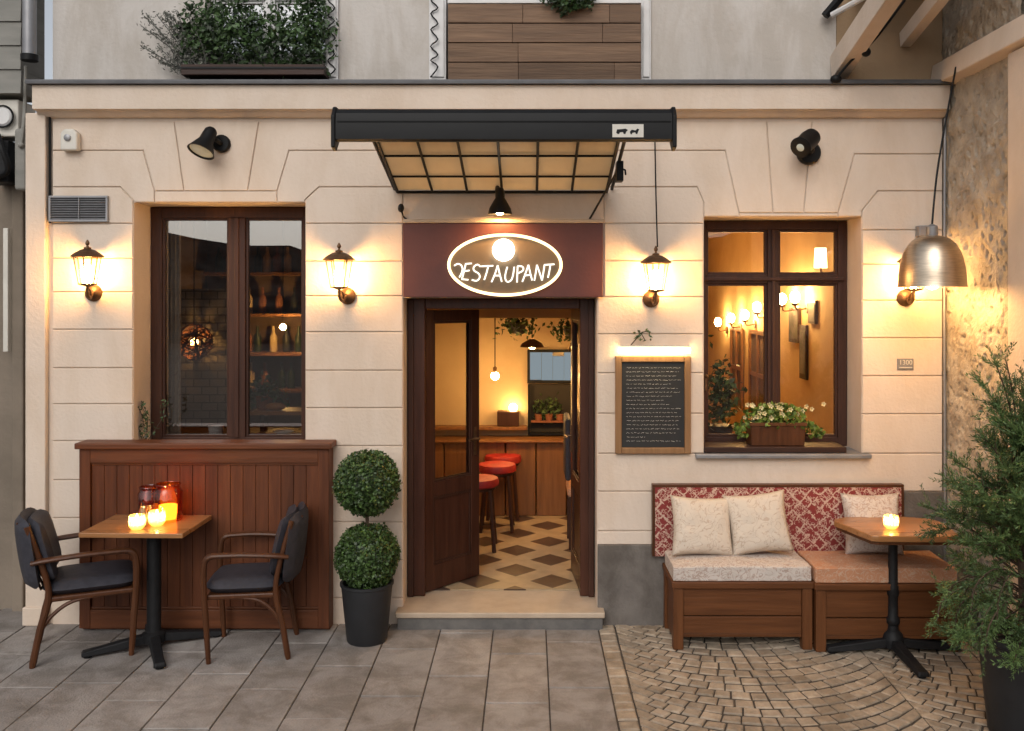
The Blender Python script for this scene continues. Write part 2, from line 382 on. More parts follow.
def tag(o, label=None, cat=None, group=None, kind=None):
    if label: o['label'] = label
    if cat: o['category'] = cat
    if group: o['group'] = group
    if kind: o['kind'] = kind
    return o
def thing(name, label, cat, loc=(0, 0, 0), rz=0, group=None):
    o = bpy.data.objects.new(name, None); col.objects.link(o); o.empty_display_size = .1
    o.location = loc; o.rotation_euler.z = rz
    return tag(o, label, cat, group)
def struct(name, bm, m, **k):
    return tag(build(name, bm, m, **k), kind='structure')
def single(name, bm, m, label, cat, group=None, org=None, **k):
    """a one-mesh thing whose origin sits at org"""
    if org is not None: bmesh.ops.translate(bm, verts=bm.verts[:], vec=-Vector(org))
    o = build(name, bm, m, **k)
    if org is not None: o.location = org
    return tag(o, label, cat, group)
def copy_tree(o, parent=None):
    c = o.copy(); col.objects.link(c); c.parent = parent
    for ch in list(o.children): copy_tree(ch, c)
    return c
M['jarpurple'] = glass('purple_brown_glass', (.80, .52, .44), .08, 1.2)
M['shadeglow'] = emit('drum_shade_glow', (1, .66, .30), 7)
M['starglow'] = emit('bare_bulb_glow', (1, .58, .18), 420)
M['bread'] = mat('bread_crust', (.45, .20, .06), (.30, .12, .03), scale=20, rough=.8, bump=.3)
def votive(nt, N, L, b):
    b.inputs['Base Color'].default_value = (.9, .75, .45, 1)
    tr = N.new('ShaderNodeBsdfTranslucent'); tr.inputs[0].default_value = (1, .86, .55, 1)
    tp = N.new('ShaderNodeBsdfTransparent')
    m1 = N.new('ShaderNodeMixShader'); m1.inputs[0].default_value = .45; m2 = N.new('ShaderNodeMixShader'); m2.inputs[0].default_value = .12
    L.new(tr.outputs[0], m1.inputs[1]); L.new(tp.outputs[0], m1.inputs[2]); L.new(m1.outputs[0], m2.inputs[1]); L.new(b.outputs[0], m2.inputs[2])
    L.new(m2.outputs[0], N['Material Output'].inputs['Surface'])
M['votive'] = node_mat('frosted_votive_glass', votive, .2)
M['radioglow'] = emit('radio_lamp_glow', (1, .58, .20), 50)
M['addedglow'] = emit('added_lamp_glow', (1, .55, .16), 110)
M['recess'] = mat('black_recess_backing', (.015, .012, .01), rough=.7)  # flat black backing sheet behind the small plants
# ================================================================== GROUND
bm = new(); tl = tone_layer(bm)
box(bm, -60, 60, -60, 60, -.6, -.0085)
struct('ground', bm, M['earth'])

def stone(bm, tl, corners, z, inset, tone, jz=0):
    """a paving stone: flat top with a worn chamfer"""
    c = sum((Vector((x, y, 0)) for x, y in corners), Vector()) / len(corners)
    tilt = (random.uniform(-1, 1) * jz, random.uniform(-1, 1) * jz)
    lo, mid, hi = [], [], []
    for x, y in corners:
        v = Vector((x, y, 0)); d = v - c
        lo.append(bm.verts.new((x, y, -.035)))
        hz = z + d.x * tilt[0] + d.y * tilt[1]
        mid.append(bm.verts.new((x, y, hz - inset * .8)))
        q = c + d * (1 - inset / max(d.length, .01) * 1.3)
        hi.append(bm.verts.new((q.x, q.y, hz)))
    n = len(corners); fs = [bm.faces.new(hi)]
    for a, b in ((lo, mid), (mid, hi)):
        for i in range(n): fs.append(bm.faces.new((a[i], a[(i + 1) % n], b[(i + 1) % n], b[i])))
    set_tone(fs, tl, tone)

XK = .44   # where slabs end and setts begin
bm = new(); tl = tone_layer(bm)
W_, L_, g = .338, .66, .0035
xs = XK; ci = 0
offs = [-.31, -.50, -.16, -.42, -.02, -.33, -.13, -.47, -.25]
while xs > -5.2:
    o = offs[ci % 9]; y = o + L_ * 2
    y = y if y < .66 else y - L_
    while y > -7:
        y1 = min(y, .02) if xs > -3.2 else min(y, 3)
        y0 = y - L_
        if y1 - y0 > .03:
            stone(bm, tl, [(xs - W_ + g, y0 + g), (xs - g, y0 + g), (xs - g, y1 - g), (xs - W_ + g, y1 - g)], random.uniform(-.0015, .0015), .004, random.random(), .004)
        y -= L_
    xs -= W_; ci += 1
struct('pavement', bm, M['slab'], smooth=False)

bm = new(); tl = tone_layer(bm)
# border row of setts beside the slabs
y = .02
while y > -6:
    ln = random.uniform(.085, .13)
    stone(bm, tl, [(XK + .006, y - ln + .004), (XK + .105, y - ln + .004), (XK + .105, y - .004), (XK + .006, y - .004)], random.uniform(-.003, .003), .008, random.random(), .03)
    y -= ln
# segmental arcs sagging towards the street
cw = 1.45; rad = 1.02; stp = .098
x_first = XK + .112
def inside(px_, py_): return x_first < px_ < 2.72 and -5.0 < py_ < .03
for cidx in range(2):
    xc = x_first + cw * (cidx + .5)
    half = math.asin(min(.999, cw * .5 / rad))
    k = 0
    while True:
        yc = .98 - k * stp
        if yc < -4.6: break
        nst = 16
        ph = random.uniform(-.25, .25)
        cuts = [-half] + [-half + 2 * half * (i + ph * (0 if i in (0, nst) else 1) + random.uniform(-.07, .07)) / nst for i in range(1, nst)] + [half]
        for i in range(nst):
            a0, a1 = cuts[i], cuts[i + 1]
            r1, r0 = rad, rad - stp * 1.0
            def pt(a, dy): return (xc + rad * math.sin(a), yc - rad * math.cos(a) + dy)
            gg = .005 / rad
            h = stp - .008
            j = lambda: random.uniform(-.002, .002)
            def inner(a, edge):
                x_, y_ = pt(a, 0)
                if edge: return (x_, y_ + stp - .015)
                l_ = (stp - .016) * math.cos(a); return (x_ - math.sin(a) * l_, y_ + math.cos(a) * l_)
            q = [pt(a0 + gg, .004), pt(a1 - gg, .004), inner(a1 - gg, i == nst - 1), inner(a0 + gg, i == 0)]
            q = [(x_ + j(), y_ + j()) for x_, y_ in q]
            m_ = (sum(p[0] for p in q) / 4, sum(p[1] for p in q) / 4)
            if inside(*m_):
                stone(bm, tl, q, random.uniform(-.003, .003), .006, random.random(), .03)
        k += 1
struct('cobblestone_pavement', bm, M['cobble'])

# dark hillside across the street, seen only in the window reflections
bm = new()
n = 60; prev = None
for i in range(n + 1):
    x = -70 + 140 * i / n
    h = 5.3 - 1.6 * math.sin(x * .11 + 2.0) + noise.noise(Vector((x * .3, 0, 0))) * .9
    a = (bm.verts.new((x, -34, -.2)), bm.verts.new((x, -38, h)), bm.verts.new((x, -48, h * .9)), bm.verts.new((x, -55, -.2)))
    if prev:
        for q in range(3): bm.faces.new((prev[q], a[q], a[q + 1], prev[q + 1]))
    prev = a
struct('hill', bm, M['hill'])

# ================================================================== RESTAURANT BUILDING
bld = thing('restaurant_building', 'cream stucco restaurant front with grooved courses, dark timber windows and open double door', 'building', (0, 0, 0))
LWX0, LWX1, LWZ0, LWZ1 = -2.594, -1.47, 1.10, 2.755      # left window opening
DX0, DX1, DZ1 = -.83, .438, 2.13                          # door opening
RWX0, RWX1, RWZ0, RWZ1 = 1.138, 2.17, 1.115, 2.662        # right window opening
XL, XR, ZT = -3.15, 2.70, 3.50
YB = .012; YI = .35
bm = new()
for x0, x1, z0, z1 in ((XL, LWX0, 0, ZT), (LWX0, LWX1, 0, LWZ0), (LWX0, LWX1, LWZ1, ZT), (LWX1, DX0, 0, ZT), (DX0, DX1, DZ1, ZT),
                       (DX1, RWX0, 0, ZT), (RWX0, RWX1, 0, RWZ0), (RWX0, RWX1, RWZ1, ZT), (RWX1, XR, 0, ZT)):
    box(bm, x0, x1, YB, YI, z0 - (.1 if z0 == 0 else 0), z1)
# raised course panels (pixel outlines measured on the photo, on the wall plane)
polys = [
    [(52, 121), (174, 121), (184, 191), (154.5, 191), (143, 150.5), (52, 150.5)],
    [(52, 150.5), (143, 150.5), (154.5, 191), (154.5, 202.5), (135, 202.5), (120, 187), (52, 187)],
    [(154.5, 191), (277, 191), (277, 202.5), (154.5, 202.5)],
    [(174, 121), (259, 121), (247.5, 191), (184, 191)],
    [(259, 121), (460, 121), (460, 150.5), (289, 150.5), (277, 191), (247.5, 191)],
    [(289, 150.5), (460, 150.5), (460, 187), (319, 187), (305, 200), (305, 202.5), (277, 202.5), (277, 191)],
    [(319, 187), (403, 187), (403, 223.5), (305, 223.5), (305, 200)],
    [(52, 187), (120, 187), (133, 200), (133, 223.5), (52, 223.5)],
    [(460, 121), (604, 121), (604, 150.5), (460, 150.5)], [(460, 150.5), (604, 150.5), (604, 187), (460, 187)],
    [(403, 187), (604, 187), (604, 223), (403, 223)],
    [(604, 121), (766.7, 121), (773, 213), (739, 213), (725, 150.5), (604, 150.5)],
    [(604, 150.5), (725, 150.5), (739, 213), (739, 216.7), (703.8, 216.7), (703.8, 203), (697, 187), (604, 187)],
    [(604, 187), (697, 187), (703.8, 203), (703.8, 223.5), (604, 223.5)],
    [(766.7, 121), (812, 121), (803.6, 213), (773, 213)],
    [(812, 121), (943, 121), (943, 154), (854.7, 154), (838, 213), (803.6, 213)],
    [(854.7, 154), (943, 154), (943, 191), (878, 191), (862, 211), (862, 216.7), (838, 216.7), (838, 213)],
    [(739, 213), (838, 213), (838, 216.7), (739, 216.7)],
    [(878, 191), (943, 191), (943, 230), (862, 230), (862, 211)],
]
def rows(x0, x1, ys):
    for a, b in zip(ys, ys[1:]): polys.append([(x0, a), (x1, a), (x1, b), (x0, b)])
rows(52, 133, [223.5, 258, 292, 329.5, 368, 404, 441, 480, 518, 556, 594, 628])
rows(133, 305, [454, 480, 518, 556, 594, 628])
rows(305, 403, [223.5, 261, 296, 332, 370.5, 408, 446, 484, 522, 560, 598, 628])
rows(597.3, 703.8, [297, 334, 373, 413.5, 453.5])
rows(604, 703.8, [223.5, 260.5, 297])
rows(862, 943, [230, 264, 300.5, 338, 376, 414, 453.5])
rows(597.3, 943, [453.5, 491.5, 531, 545])
def shrink(pts, d):
    n = len(pts); A = sum(pts[i][0] * pts[(i + 1) % n][1] - pts[(i + 1) % n][0] * pts[i][1] for i in range(n)); s = 1 if A > 0 else -1
    out = []
    for i in range(n):
        p0, p1, p2 = Vector(pts[i - 1]), Vector(pts[i]), Vector(pts[(i + 1) % n])
        e1 = (p1 - p0).normalized(); e2 = (p2 - p1).normalized()
        n1 = Vector((-e1.y, e1.x)) * s; n2 = Vector((-e2.y, e2.x)) * s
        b = (n1 + n2)
        if b.length < 1e-4: out.append(p1 + n1 * d); continue
        b.normalize(); out.append(p1 + b * (d / max(.35, b.dot(n1))))
    return out
for pl in polys:
    w = [((x - CX) / 153, 2.15 + (CY - y) / 153) for x, y in pl]
    a = shrink(w, .0035); b_ = shrink(w, .0075)
    va = [bm.verts.new((p[0], YB, p[1])) for p in a]; vm = [bm.verts.new((p[0], .0035, p[1])) for p in a]; vb = [bm.verts.new((p[0], 0, p[1])) for p in b_]
    bm.faces.new(vb); n = len(a)
    for i in range(n):
        j = (i + 1) % n
        bm.faces.new((va[i], va[j], vm[j], vm[i])); bm.faces.new((vm[i], vm[j], vb[j], vb[i]))
build('wall', bm, M['stucco'], bld)
# plinth right of the door
bm = new(); box(bm, .441, 2.70, -.018, .011, -.05, PZ(545, -.018)); box(bm, PX(904, -.018), 2.70, -.018, .011, PZ(545, -.018) + .002, PZ(492, -.018)); build('plinth', bm, M['plinth'], bld, bevel=.006)
# corner pilaster on the left
bm = new(); box(bm, PX(25, -.03), -3.152, -.03, .9, -.05, 3.335)
box(bm, PX(25, -.03) - .012, -3.14, -.045, .9, 0, .12)
build('pilaster', bm, M['stucco'], bld, bevel=.008)
# cornice: moulded section swept along X
bm = new()
sec = [(.011, 3.305), (-.02, 3.312), (-.045, 3.330), (-.055, 3.343), (-.10, 3.347), (-.10, 3.500), (.011, 3.500)]
a = [bm.verts.new((-3.20, y, z)) for y, z in sec]; b_ = [bm.verts.new((2.70, y, z)) for y, z in sec]
bm.faces.new(a); bm.faces.new(b_[::-1])
for i in range(len(sec)):
    j = (i + 1) % len(sec); bm.faces.new((a[i], b_[i], b_[j], a[j]))
build('cornice', bm, M['stucco'], bld)
bm = new()
sec = [(.05, 3.503), (-.13, 3.503), (-.13, 3.518), (-.126, 3.530), (.05, 3.56)]
a = [bm.verts.new((-3.23, y, z)) for y, z in sec]; b_ = [bm.verts.new((2.705, y, z)) for y, z in sec]
bm.faces.new(a); bm.faces.new(b_[::-1])
for i in range(len(sec)):
    j = (i + 1) % len(sec); bm.faces.new((a[i], b_[i], b_[j], a[j]))
build('ledge', bm, M['flash'], bld)
# upper storey wall with the two openings
UW0, UW1 = PX(205, .06), PX(338, .06)
UM0, UM1 = PX(446, .06), PX(642, .06)
bm = new()
xe = PX(836, .06)
for x0, x1, z0, z1 in ((-3.15, UW0, 3.5, 5.2), (UW0, UW1, 3.5, 3.70), (UW0, UW1, 4.9, 5.2), (UW1, UM0, 3.5, 5.2), (UM0, UM1, 3.5, 3.56), (UM0, UM1, 4.9, 5.2), (UM1, xe, 3.5, 5.2)):
    box(bm, x0, x1, .06, .36, z0, z1)
build('upper_wall', bm, M['stucco_grey'], bld)
bm = new(); box(bm, xe + .002, 2.72, .055, .36, 3.5, 5.2); build('upper_wall_bay', bm, M['stucco_shaded'], bld)

def window_unit(x0, x1, z0, z1, yf, stile, mull=None, rails=(), m=None, pane=None, name='window', sash=.0, sideextra=0):
    """timber frame with mullion / rails, glazing beads, panes as children"""
    bm = new(); d0, d1 = yf, yf + .07
    box(bm, x0, x0 + stile, d0, d1, z0, z1); box(bm, x1 - stile, x1, d0, d1, z0, z1)
    box(bm, x0 + stile, x1 - stile, d0, d1, z1 - stile, z1); box(bm, x0 + stile, x1 - stile, d0, d1, z0, z0 + stile)
    xs = [x0 + stile, x1 - stile]; zs = [z0 + stile, z1 - stile]
    cols = [(xs[0], xs[1])]
    if mull:
        c, w = mull
        box(bm, c - w / 2, c + w / 2, d0 - .006, d1 - .004, z0 + stile, z1 - stile)
        box(bm, c - w * .14, c + w * .14, d0 - .018, d0 - .006, z0 + stile, z1 - stile)
        cols = [(xs[0], c - w / 2), (c + w / 2, xs[1])]
    zc = [zs[0], zs[1]]
    rws = []
    lo = zs[0]
    for (rz_, w) in rails:
        for cx0, cx1 in cols: box(bm, cx0, cx1, d0 - .003, d1 - .006, rz_ - w / 2, rz_ + w / 2)
        box(bm, x0 + stile * .4, x1 - stile * .4, d0 - .024, d0 - .007, rz_ - .012, rz_ + .012)
        rws.append((lo, rz_ - w / 2)); lo = rz_ + w / 2
    rws.append((lo, zs[1]))
    fr = build(name, bm, m or M['darkwood'], bld, bevel=.004)
    bm = new(); b = .016
    for cx0, cx1 in cols:
        for z_0, z_1 in rws:
            box(bm, cx0, cx0 + b, d0 + .012, d1 - .02, z_0, z_1); box(bm, cx1 - b, cx1, d0 + .012, d1 - .02, z_0, z_1)
            box(bm, cx0 + b, cx1 - b, d0 + .012, d1 - .02, z_0, z_0 + b); box(bm, cx0 + b, cx1 - b, d0 + .012, d1 - .02, z_1 - b, z_1)
    build('frame', bm, m or M['darkwood'], fr, bevel=.002)
    for cx0, cx1 in cols:
        for z_0, z_1 in rws:
            bm = new(); box(bm, cx0 + .004, cx1 - .004, d0 + .028, d0 + .034, z_0 + .004, z_1 - .004)
            build('pane', bm, pane or M['pane'], fr)
    return fr
wl = window_unit(LWX0 + .004, LWX1 - .004, LWZ0 + .004, LWZ1 - .004, .27, .075, mull=((237 - CX) * 6.27 / F, .115), pane=M['pane_dark'])
wr = window_unit(RWX0 + .004, RWX1 - .004, RWZ0 + .004, RWZ1 - .004, .27, .062, mull=((773 - CX) * 6.27 / F, .075), rails=((PZ(279, .27), .062),))
bm = new(); box(bm, RWX0 - .06, RWX1 + .05, -.045, .268, RWZ0 - .028, RWZ0 + .001); build('sill', bm, M['greymetal'], wr, bevel=.006)
bm = new(); box(bm, RWX0 + .003, RWX1 - .1, .0, .262, RWZ0 + .004, RWZ0 + .04); build('sill_board', bm, M['darkwood_x'], wr, bevel=.004)
bm = new(); box(bm, RWX0 + .05, RWX0 + .065, .235, .268, 1.50, 1.60); ball(bm, (RWX0 + .057, .232, 1.60), .014, 10, 6); build('handle', bm, M['bronze'], wr)
# upper windows
wu = window_unit(UW0 + .004, UW1 - .004, 3.705, 4.89, .16, .055, mull=((270 - CX) * 6.16 / F, .07), rails=((4.15, .05),), m=M['whitemetal'], pane=M['pane_dark'])
wm = window_unit(UM0 + .004, UM1 - .004, 3.565, 4.89, .16, .055, mull=((545 - CX) * 6.16 / F, .07), m=M['whitemetal'], pane=M['pane_dark'])
for a0, a1 in ((325, 338), (429, 446), (641, 651)):
    bm = new(); x0, x1 = PX(a0, .03), PX(a1, .03)
    box(bm, x0, x1, .03, .058, 3.562, 5.1); box(bm, x0 + .012, x1 - .012, .018, .029, 3.58, 5.1)
    build('window_trim', bm, M['whitemetal'], bld, bevel=.004)

# ---- door frame, leaves, step
bm = new()
fy0, fy1 = .20, .33
zt = 2.057
box(bm, DX0 + .004, PX(425, .2), fy0, fy1, .115, DZ1 - .003); box(bm, PX(580, .2), DX1 - .004, fy0, fy1, .115, DZ1 - .003)
box(bm, PX(425, .2), PX(580, .2), fy0, fy1, zt, DZ1 - .003)
df = build('door_frame', bm, M['doorwood'], bld, bevel=.006)
for xa in (DX0 + .006, DX1 - .045):
    bm = new(); box(bm, xa, xa + .039, fy0 - .02, fy0 - .002, .115, DZ1 - .01)
    build('frame_moulding', bm, M['darkwood'], df, bevel=.005)

def door_leaf(hx, hy, ang, width, sgn):
    """leaf in local space: hinge at x=0, runs along +x*sgn, then turned by ang about Z"""
    h0, h1 = .125, 2.045; t = .045
    mx = Matrix.Translation((hx, hy, 0)) @ Matrix.Rotation(ang, 4, 'Z')
    def bx(bm, a, b, y0, y1, z0, z1):
        lo, hi = sorted((a * sgn, b * sgn)); box(bm, lo, hi, y0, y1, z0, z1, mx)
    s = .08; bm = new()
    bx(bm, 0, s, 0, t, h0, h1); bx(bm, width - s, width, 0, t, h0, h1)
    bx(bm, s, width - s, 0, t, h1 - .075, h1); bx(bm, s, width - s, 0, t, h0, h0 + .17); bx(bm, s, width - s, 0, t, .76, .86)
    bx(bm, s, width - s, .012, t - .012, h0 + .17, .76)
    leaf_ = build('door', bm, M['doorwood'], bld, bevel=.004)
    bm = new(); w = .018
    for z0, z1 in ((h0 + .17, .76), (.86, h1 - .075)):
        for y0, y1 in ((.004, .0115), (t - .0115, t - .004)):
            bx(bm, s + .001, s + w, y0, y1, z0, z1); bx(bm, width - s - w, width - s - .001, y0, y1, z0, z1)
            bx(bm, s + w, width - s - w, y0, y1, z0, z0 + w); bx(bm, s + w, width - s - w, y0, y1, z1 - w, z1)
    build('frame', bm, M['darkwood'], leaf_, bevel=.002)
    bm = new(); bx(bm, s + .003, width - s - .003, .020, .026, .863, h1 - .078); build('pane', bm, M['pane'], leaf_)
    bm = new()
    bx(bm, width - .06, width - .035, -.006, -.0005, 1.0, 1.2)
    tube(bm, [mx @ Vector(((width - .047) * sgn, -.005, 1.12)), mx @ Vector(((width - .047) * sgn, -.045, 1.12)), mx @ Vector(((width - .15) * sgn, -.045, 1.12))], .009)
    build('handle', bm, M['bronze'], leaf_)
door_leaf(PX(425, .24), .245, R(49), .53, 1)
door_leaf(PX(580, .24) - .002, .245, R(-86), .53, -1)

bm = new(); box(bm, PX(395, -.11), PX(605, -.11), -.115, .34, .075, .112); build('step', bm, M['step'], bld, bevel=.008)
bm = new(); box(bm, PX(396, -.1) + .008, PX(604, -.1) - .008, -.10, .0, -.05, .074)
build('step_riser', bm, M['stepdark'], bld, bevel=.004)

# ================================================================== INTERIOR SHELL
FZ = .118
def ibox(name, m, *a):
    bm = new(); box(bm, *a); return struct(name, bm, m)
bm = new(); box(bm, -3.1, 3.3, .342, 8.2, .02, FZ); struct('floor', bm, M['diamond'])
ibox('ceiling', M['paleplaster'], -3.1, 3.3, .352, 8.2, 2.95, 3.1)
ibox('partition_wall', M['warmwall'], -1.16, -1.08, .352, 2.75, FZ, 2.948)
ibox('partition_wall', M['warmwall'], .62, .70, .352, 8.0, FZ, 2.948)
ibox('back_wall', M['paleplaster'], -1.16, .618, 2.752, 2.85, FZ, 2.948)
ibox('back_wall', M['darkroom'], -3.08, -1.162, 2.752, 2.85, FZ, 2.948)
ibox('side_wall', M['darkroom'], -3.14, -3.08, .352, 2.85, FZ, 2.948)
ibox('side_wall', M['ochre'], 2.44, 2.50, .352, 8.0, FZ, 2.948)
ibox('back_wall', M['ochre'], .70, 2.50, 8.002, 8.1, FZ, 2.948)

# ================================================================== NEIGHBOURS
nb = thing('neighbouring_house', 'shaded tan house front with grey siding above, at the left edge', 'building', (-4.4, .3, 0))
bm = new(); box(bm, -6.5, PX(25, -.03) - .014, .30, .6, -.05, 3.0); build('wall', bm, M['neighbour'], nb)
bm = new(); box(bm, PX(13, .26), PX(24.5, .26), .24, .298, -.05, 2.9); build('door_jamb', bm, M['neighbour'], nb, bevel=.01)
bm = new()
z = 3.47
while z < 4.9:
    zz = z + .155
    vs = [bm.verts.new((x, y, q)) for x in (-6.5, PX(22, .02)) for y, q in ((.0, z), (.012, zz), (.3, zz), (.3, z))]
    for f in ((0, 1, 2, 3), (7, 6, 5, 4), (0, 4, 5, 1), (1, 5, 6, 2), (2, 6, 7, 3), (3, 7, 4, 0)): bm.faces.new([vs[i] for i in f])
    z = zz + .002
build('siding', bm, M['siding'], nb)
bm = new(); box(bm, PX(2, .2), PX(7, .2), .21, .239, PZ(352, .2), PZ(228, .2)); build('frame', bm, M['plasticwhite'], nb, bevel=.004)

# passage wall on the right: pitted roughcast with real relief
rw = thing('roughcast_wall', 'pitted tan roughcast side wall with pale ledge and smooth pier, at the right', 'wall', (2.72, -1, 0))
bm = new(); NY, NZ = 140, 620
y0, y1, z0, z1 = .12, -.92, -.05, 4.9
grid = []
for i in range(NY + 1):
    rowv = []
    for k in range(NZ + 1):
        y = y0 + (y1 - y0) * i / NY; z = z0 + (z1 - z0) * k / NZ
        p = Vector((0, y, z))
        h = noise.fractal(p * 6, .8, 2.2, 5) * .014 + noise.noise(p * 22) * .005
        c = noise.noise(Vector((3, y * 34 + noise.noise(p * 9) * .6, z * 21)))
        if c > .30: h -= min(.016, (c - .30) * .16)
        rowv.append(bm.verts.new((2.722 - h, y, z)))
    grid.append(rowv)
for i in range(NY):
    for k in range(NZ): bm.faces.new((grid[i][k], grid[i][k + 1], grid[i + 1][k + 1], grid[i + 1][k]))
build('wall', bm, M['roughcast'], rw, smooth=True, angle=180)
bm = new(); box(bm, 2.76, 3.2, -4.5, .36, -.05, 4.9); build('wall_core', bm, M['roughcast'], rw)
bm = new(); box(bm, 2.672, 2.755, -4.5, -.86, -.05, 3.50); build('pier', bm, M['stucco'], rw, bevel=.01)
bm = new()
prism(bm, [(2.63, 3.52), (2.757, 3.50), (2.757, 3.69), (2.65, 3.66)], -4.5, .05); build('ledge', bm, M['stucco'], rw, bevel=.008)

# sloping eaves over the passage corner (upper right)
ev = thing('eaves', 'pale boxed eaves slanting out over the passage corner at the upper right', 'eaves', (2.2, -.4, 3.8))
def beam(bm, a, b, w, h):
    a, b = Vector(a), Vector(b); d = (b - a).normalized(); s = Vector((1, 0, 0)); s = (s - d * s.dot(d)).normalized(); u = s.cross(d)
    vs = []
    for p in (a, b):
        for sx, sz in ((-1, -1), (1, -1), (1, 1), (-1, 1)): vs.append(bm.verts.new(p + s * sx * w / 2 + u * sz * h / 2))
    for f in ((0, 1, 2, 3), (7, 6, 5, 4), (0, 4, 5, 1), (1, 5, 6, 2), (2, 6, 7, 3), (3, 7, 4, 0)): bm.faces.new([vs[i] for i in f])
bm = new(); beam(bm, P(838, 68, .05), P(925, -60, -1.2), .10, .16); build('beam', bm, M['stucco'], ev, bevel=.005)
bm = new(); beam(bm, P(905, 40, .05), P(985, -60, -1.2), .07, .10); build('beam', bm, M['stucco'], ev, bevel=.005)
bm = new(); beam(bm, P(884, 10, .04) + Vector((.14, 0, .12)), P(960, -92, -1.2) + Vector((.14, 0, .15)), .75, .03); build('shade_soffit', bm, M['stucco'], ev)  # out of view, added to shade the bay wall
bm = new(); tube(bm, [P(832, 15, -.05), P(868, -5, -.25), P(960, -60, -.9)], .02); build('gutter', bm, M['whitemetal'], ev, smooth=True)
bm = new(); tube(bm, [P(825, 16, .0), P(842, -4, -.02)], .03, 6); build('gutter_end', bm, M['blackmetal'], ev)
# ================================================================== WALL LANTERNS
def make_lantern(label):
    """local: wall plane y=0 behind, lantern axis at y=-.15; z=0 at wall plate"""
    t = thing('wall_lantern', label, 'wall lantern', (0, 0, 0), 0, 'lit lanterns along the facade')
    mx = Matrix.Rotation(R(90), 4, 'X')
    bm = new(); lathe(bm, [(.062, 0), (.062, .008), (.05, .02), (.03, .034), (.012, .04)], (0, -.0005, 0), 20, mx); build('wall_plate', bm, M['bronze'], t, smooth=True)
    bm = new(); tube(bm, smoothpath([(0, -.035, 0), (0, -.085, -.035), (0, -.14, -.01), (0, -.15, .05)], 6), [.011] * 19, 8)
    tube(bm, smoothpath([(0, -.06, -.03), (0, -.09, .02), (0, -.125, .035), (0, -.148, .02)], 5), .006, 6)
    build('arm', bm, M['bronze'], t, smooth=True)
    c = Vector((0, -.15, 0)); n = 6; zb, zt = .062, .255; rb, rt = .058, .092
    def hx(r, z, k): a = math.pi / n + 2 * math.pi * k / n; return c + Vector((r * math.cos(a), r * math.sin(a), z))
    bm = new()
    for k in range(n): tube(bm, [hx(rb, zb, k), hx(rt, zt, k)], .0042, 6)
    for r, z, q in ((rb, zb, .006), (rt, zt, .006)):
        for k in range(n): tube(bm, [hx(r, z, k), hx(r, z, k + 1)], q, 6)
    lathe(bm, [(.012, .045), (.03, .050), (rb, .058), (rb, .064)], c, 6)
    build('cage', bm, M['bronze'], t)
    bm = new()
    for k in range(n): bm.faces.new([bm.verts.new(v) for v in (hx(rb - .006, zb + .004, k), hx(rb - .006, zb + .004, k + 1), hx(rt - .006, zt - .004, k + 1), hx(rt - .006, zt - .004, k))])
    bmesh.ops.remove_doubles(bm, verts=bm.verts[:], dist=.0005)
    build('glass', bm, M['lampglass'], t)
    bm = new(); lathe(bm, [(.112, .254), (.113, .262), (.085, .285), (.05, .305), (.026, .312), (.026, .322), (.012, .327)], c, 12); rf = build('roof', bm, M['bronze'], t, smooth=True)
    bm = new(); lathe(bm, [(.010, .326), (.007, .337), (.015, .349), (.014, .358), (.004, .378)], c, 10); build('finial', bm, M['bronze'], rf, smooth=True)
    bm = new(); lathe(bm, [(.022, .068), (.026, .085), (.030, .13), (.026, .18), (.014, .205)], c, 14); build('bulb', bm, M['lampglow'], t, smooth=True)
    bm = new(); lathe(bm, [(.020, .058), (.022, .07)], c, 10); build('socket', bm, M['bronze'], t)
    return t
lab = ['lit bronze wall lantern below the slatted vent grille, left of the tall window', 'lit bronze wall lantern between the tall window and the door sign',
       'lit bronze wall lantern above the chalk menu board', 'lit wall lantern half hidden behind the brass dome lamp']
lan = make_lantern(lab[0])
spots = [(94, 293), (345, 296), (651, 299), (905, 298)]
for i, (px_, py_) in enumerate(spots):
    o = lan if i == 0 else copy_tree(lan)
    v = P(px_, py_, 0); o.location = (v.x + (.018 if i == 1 else 0), 0, v.z); o['label'] = lab[i]
    o.rotation_euler.z = (.16, -.22, .10, .0)[i]; o.scale = (.9, .9, .9)

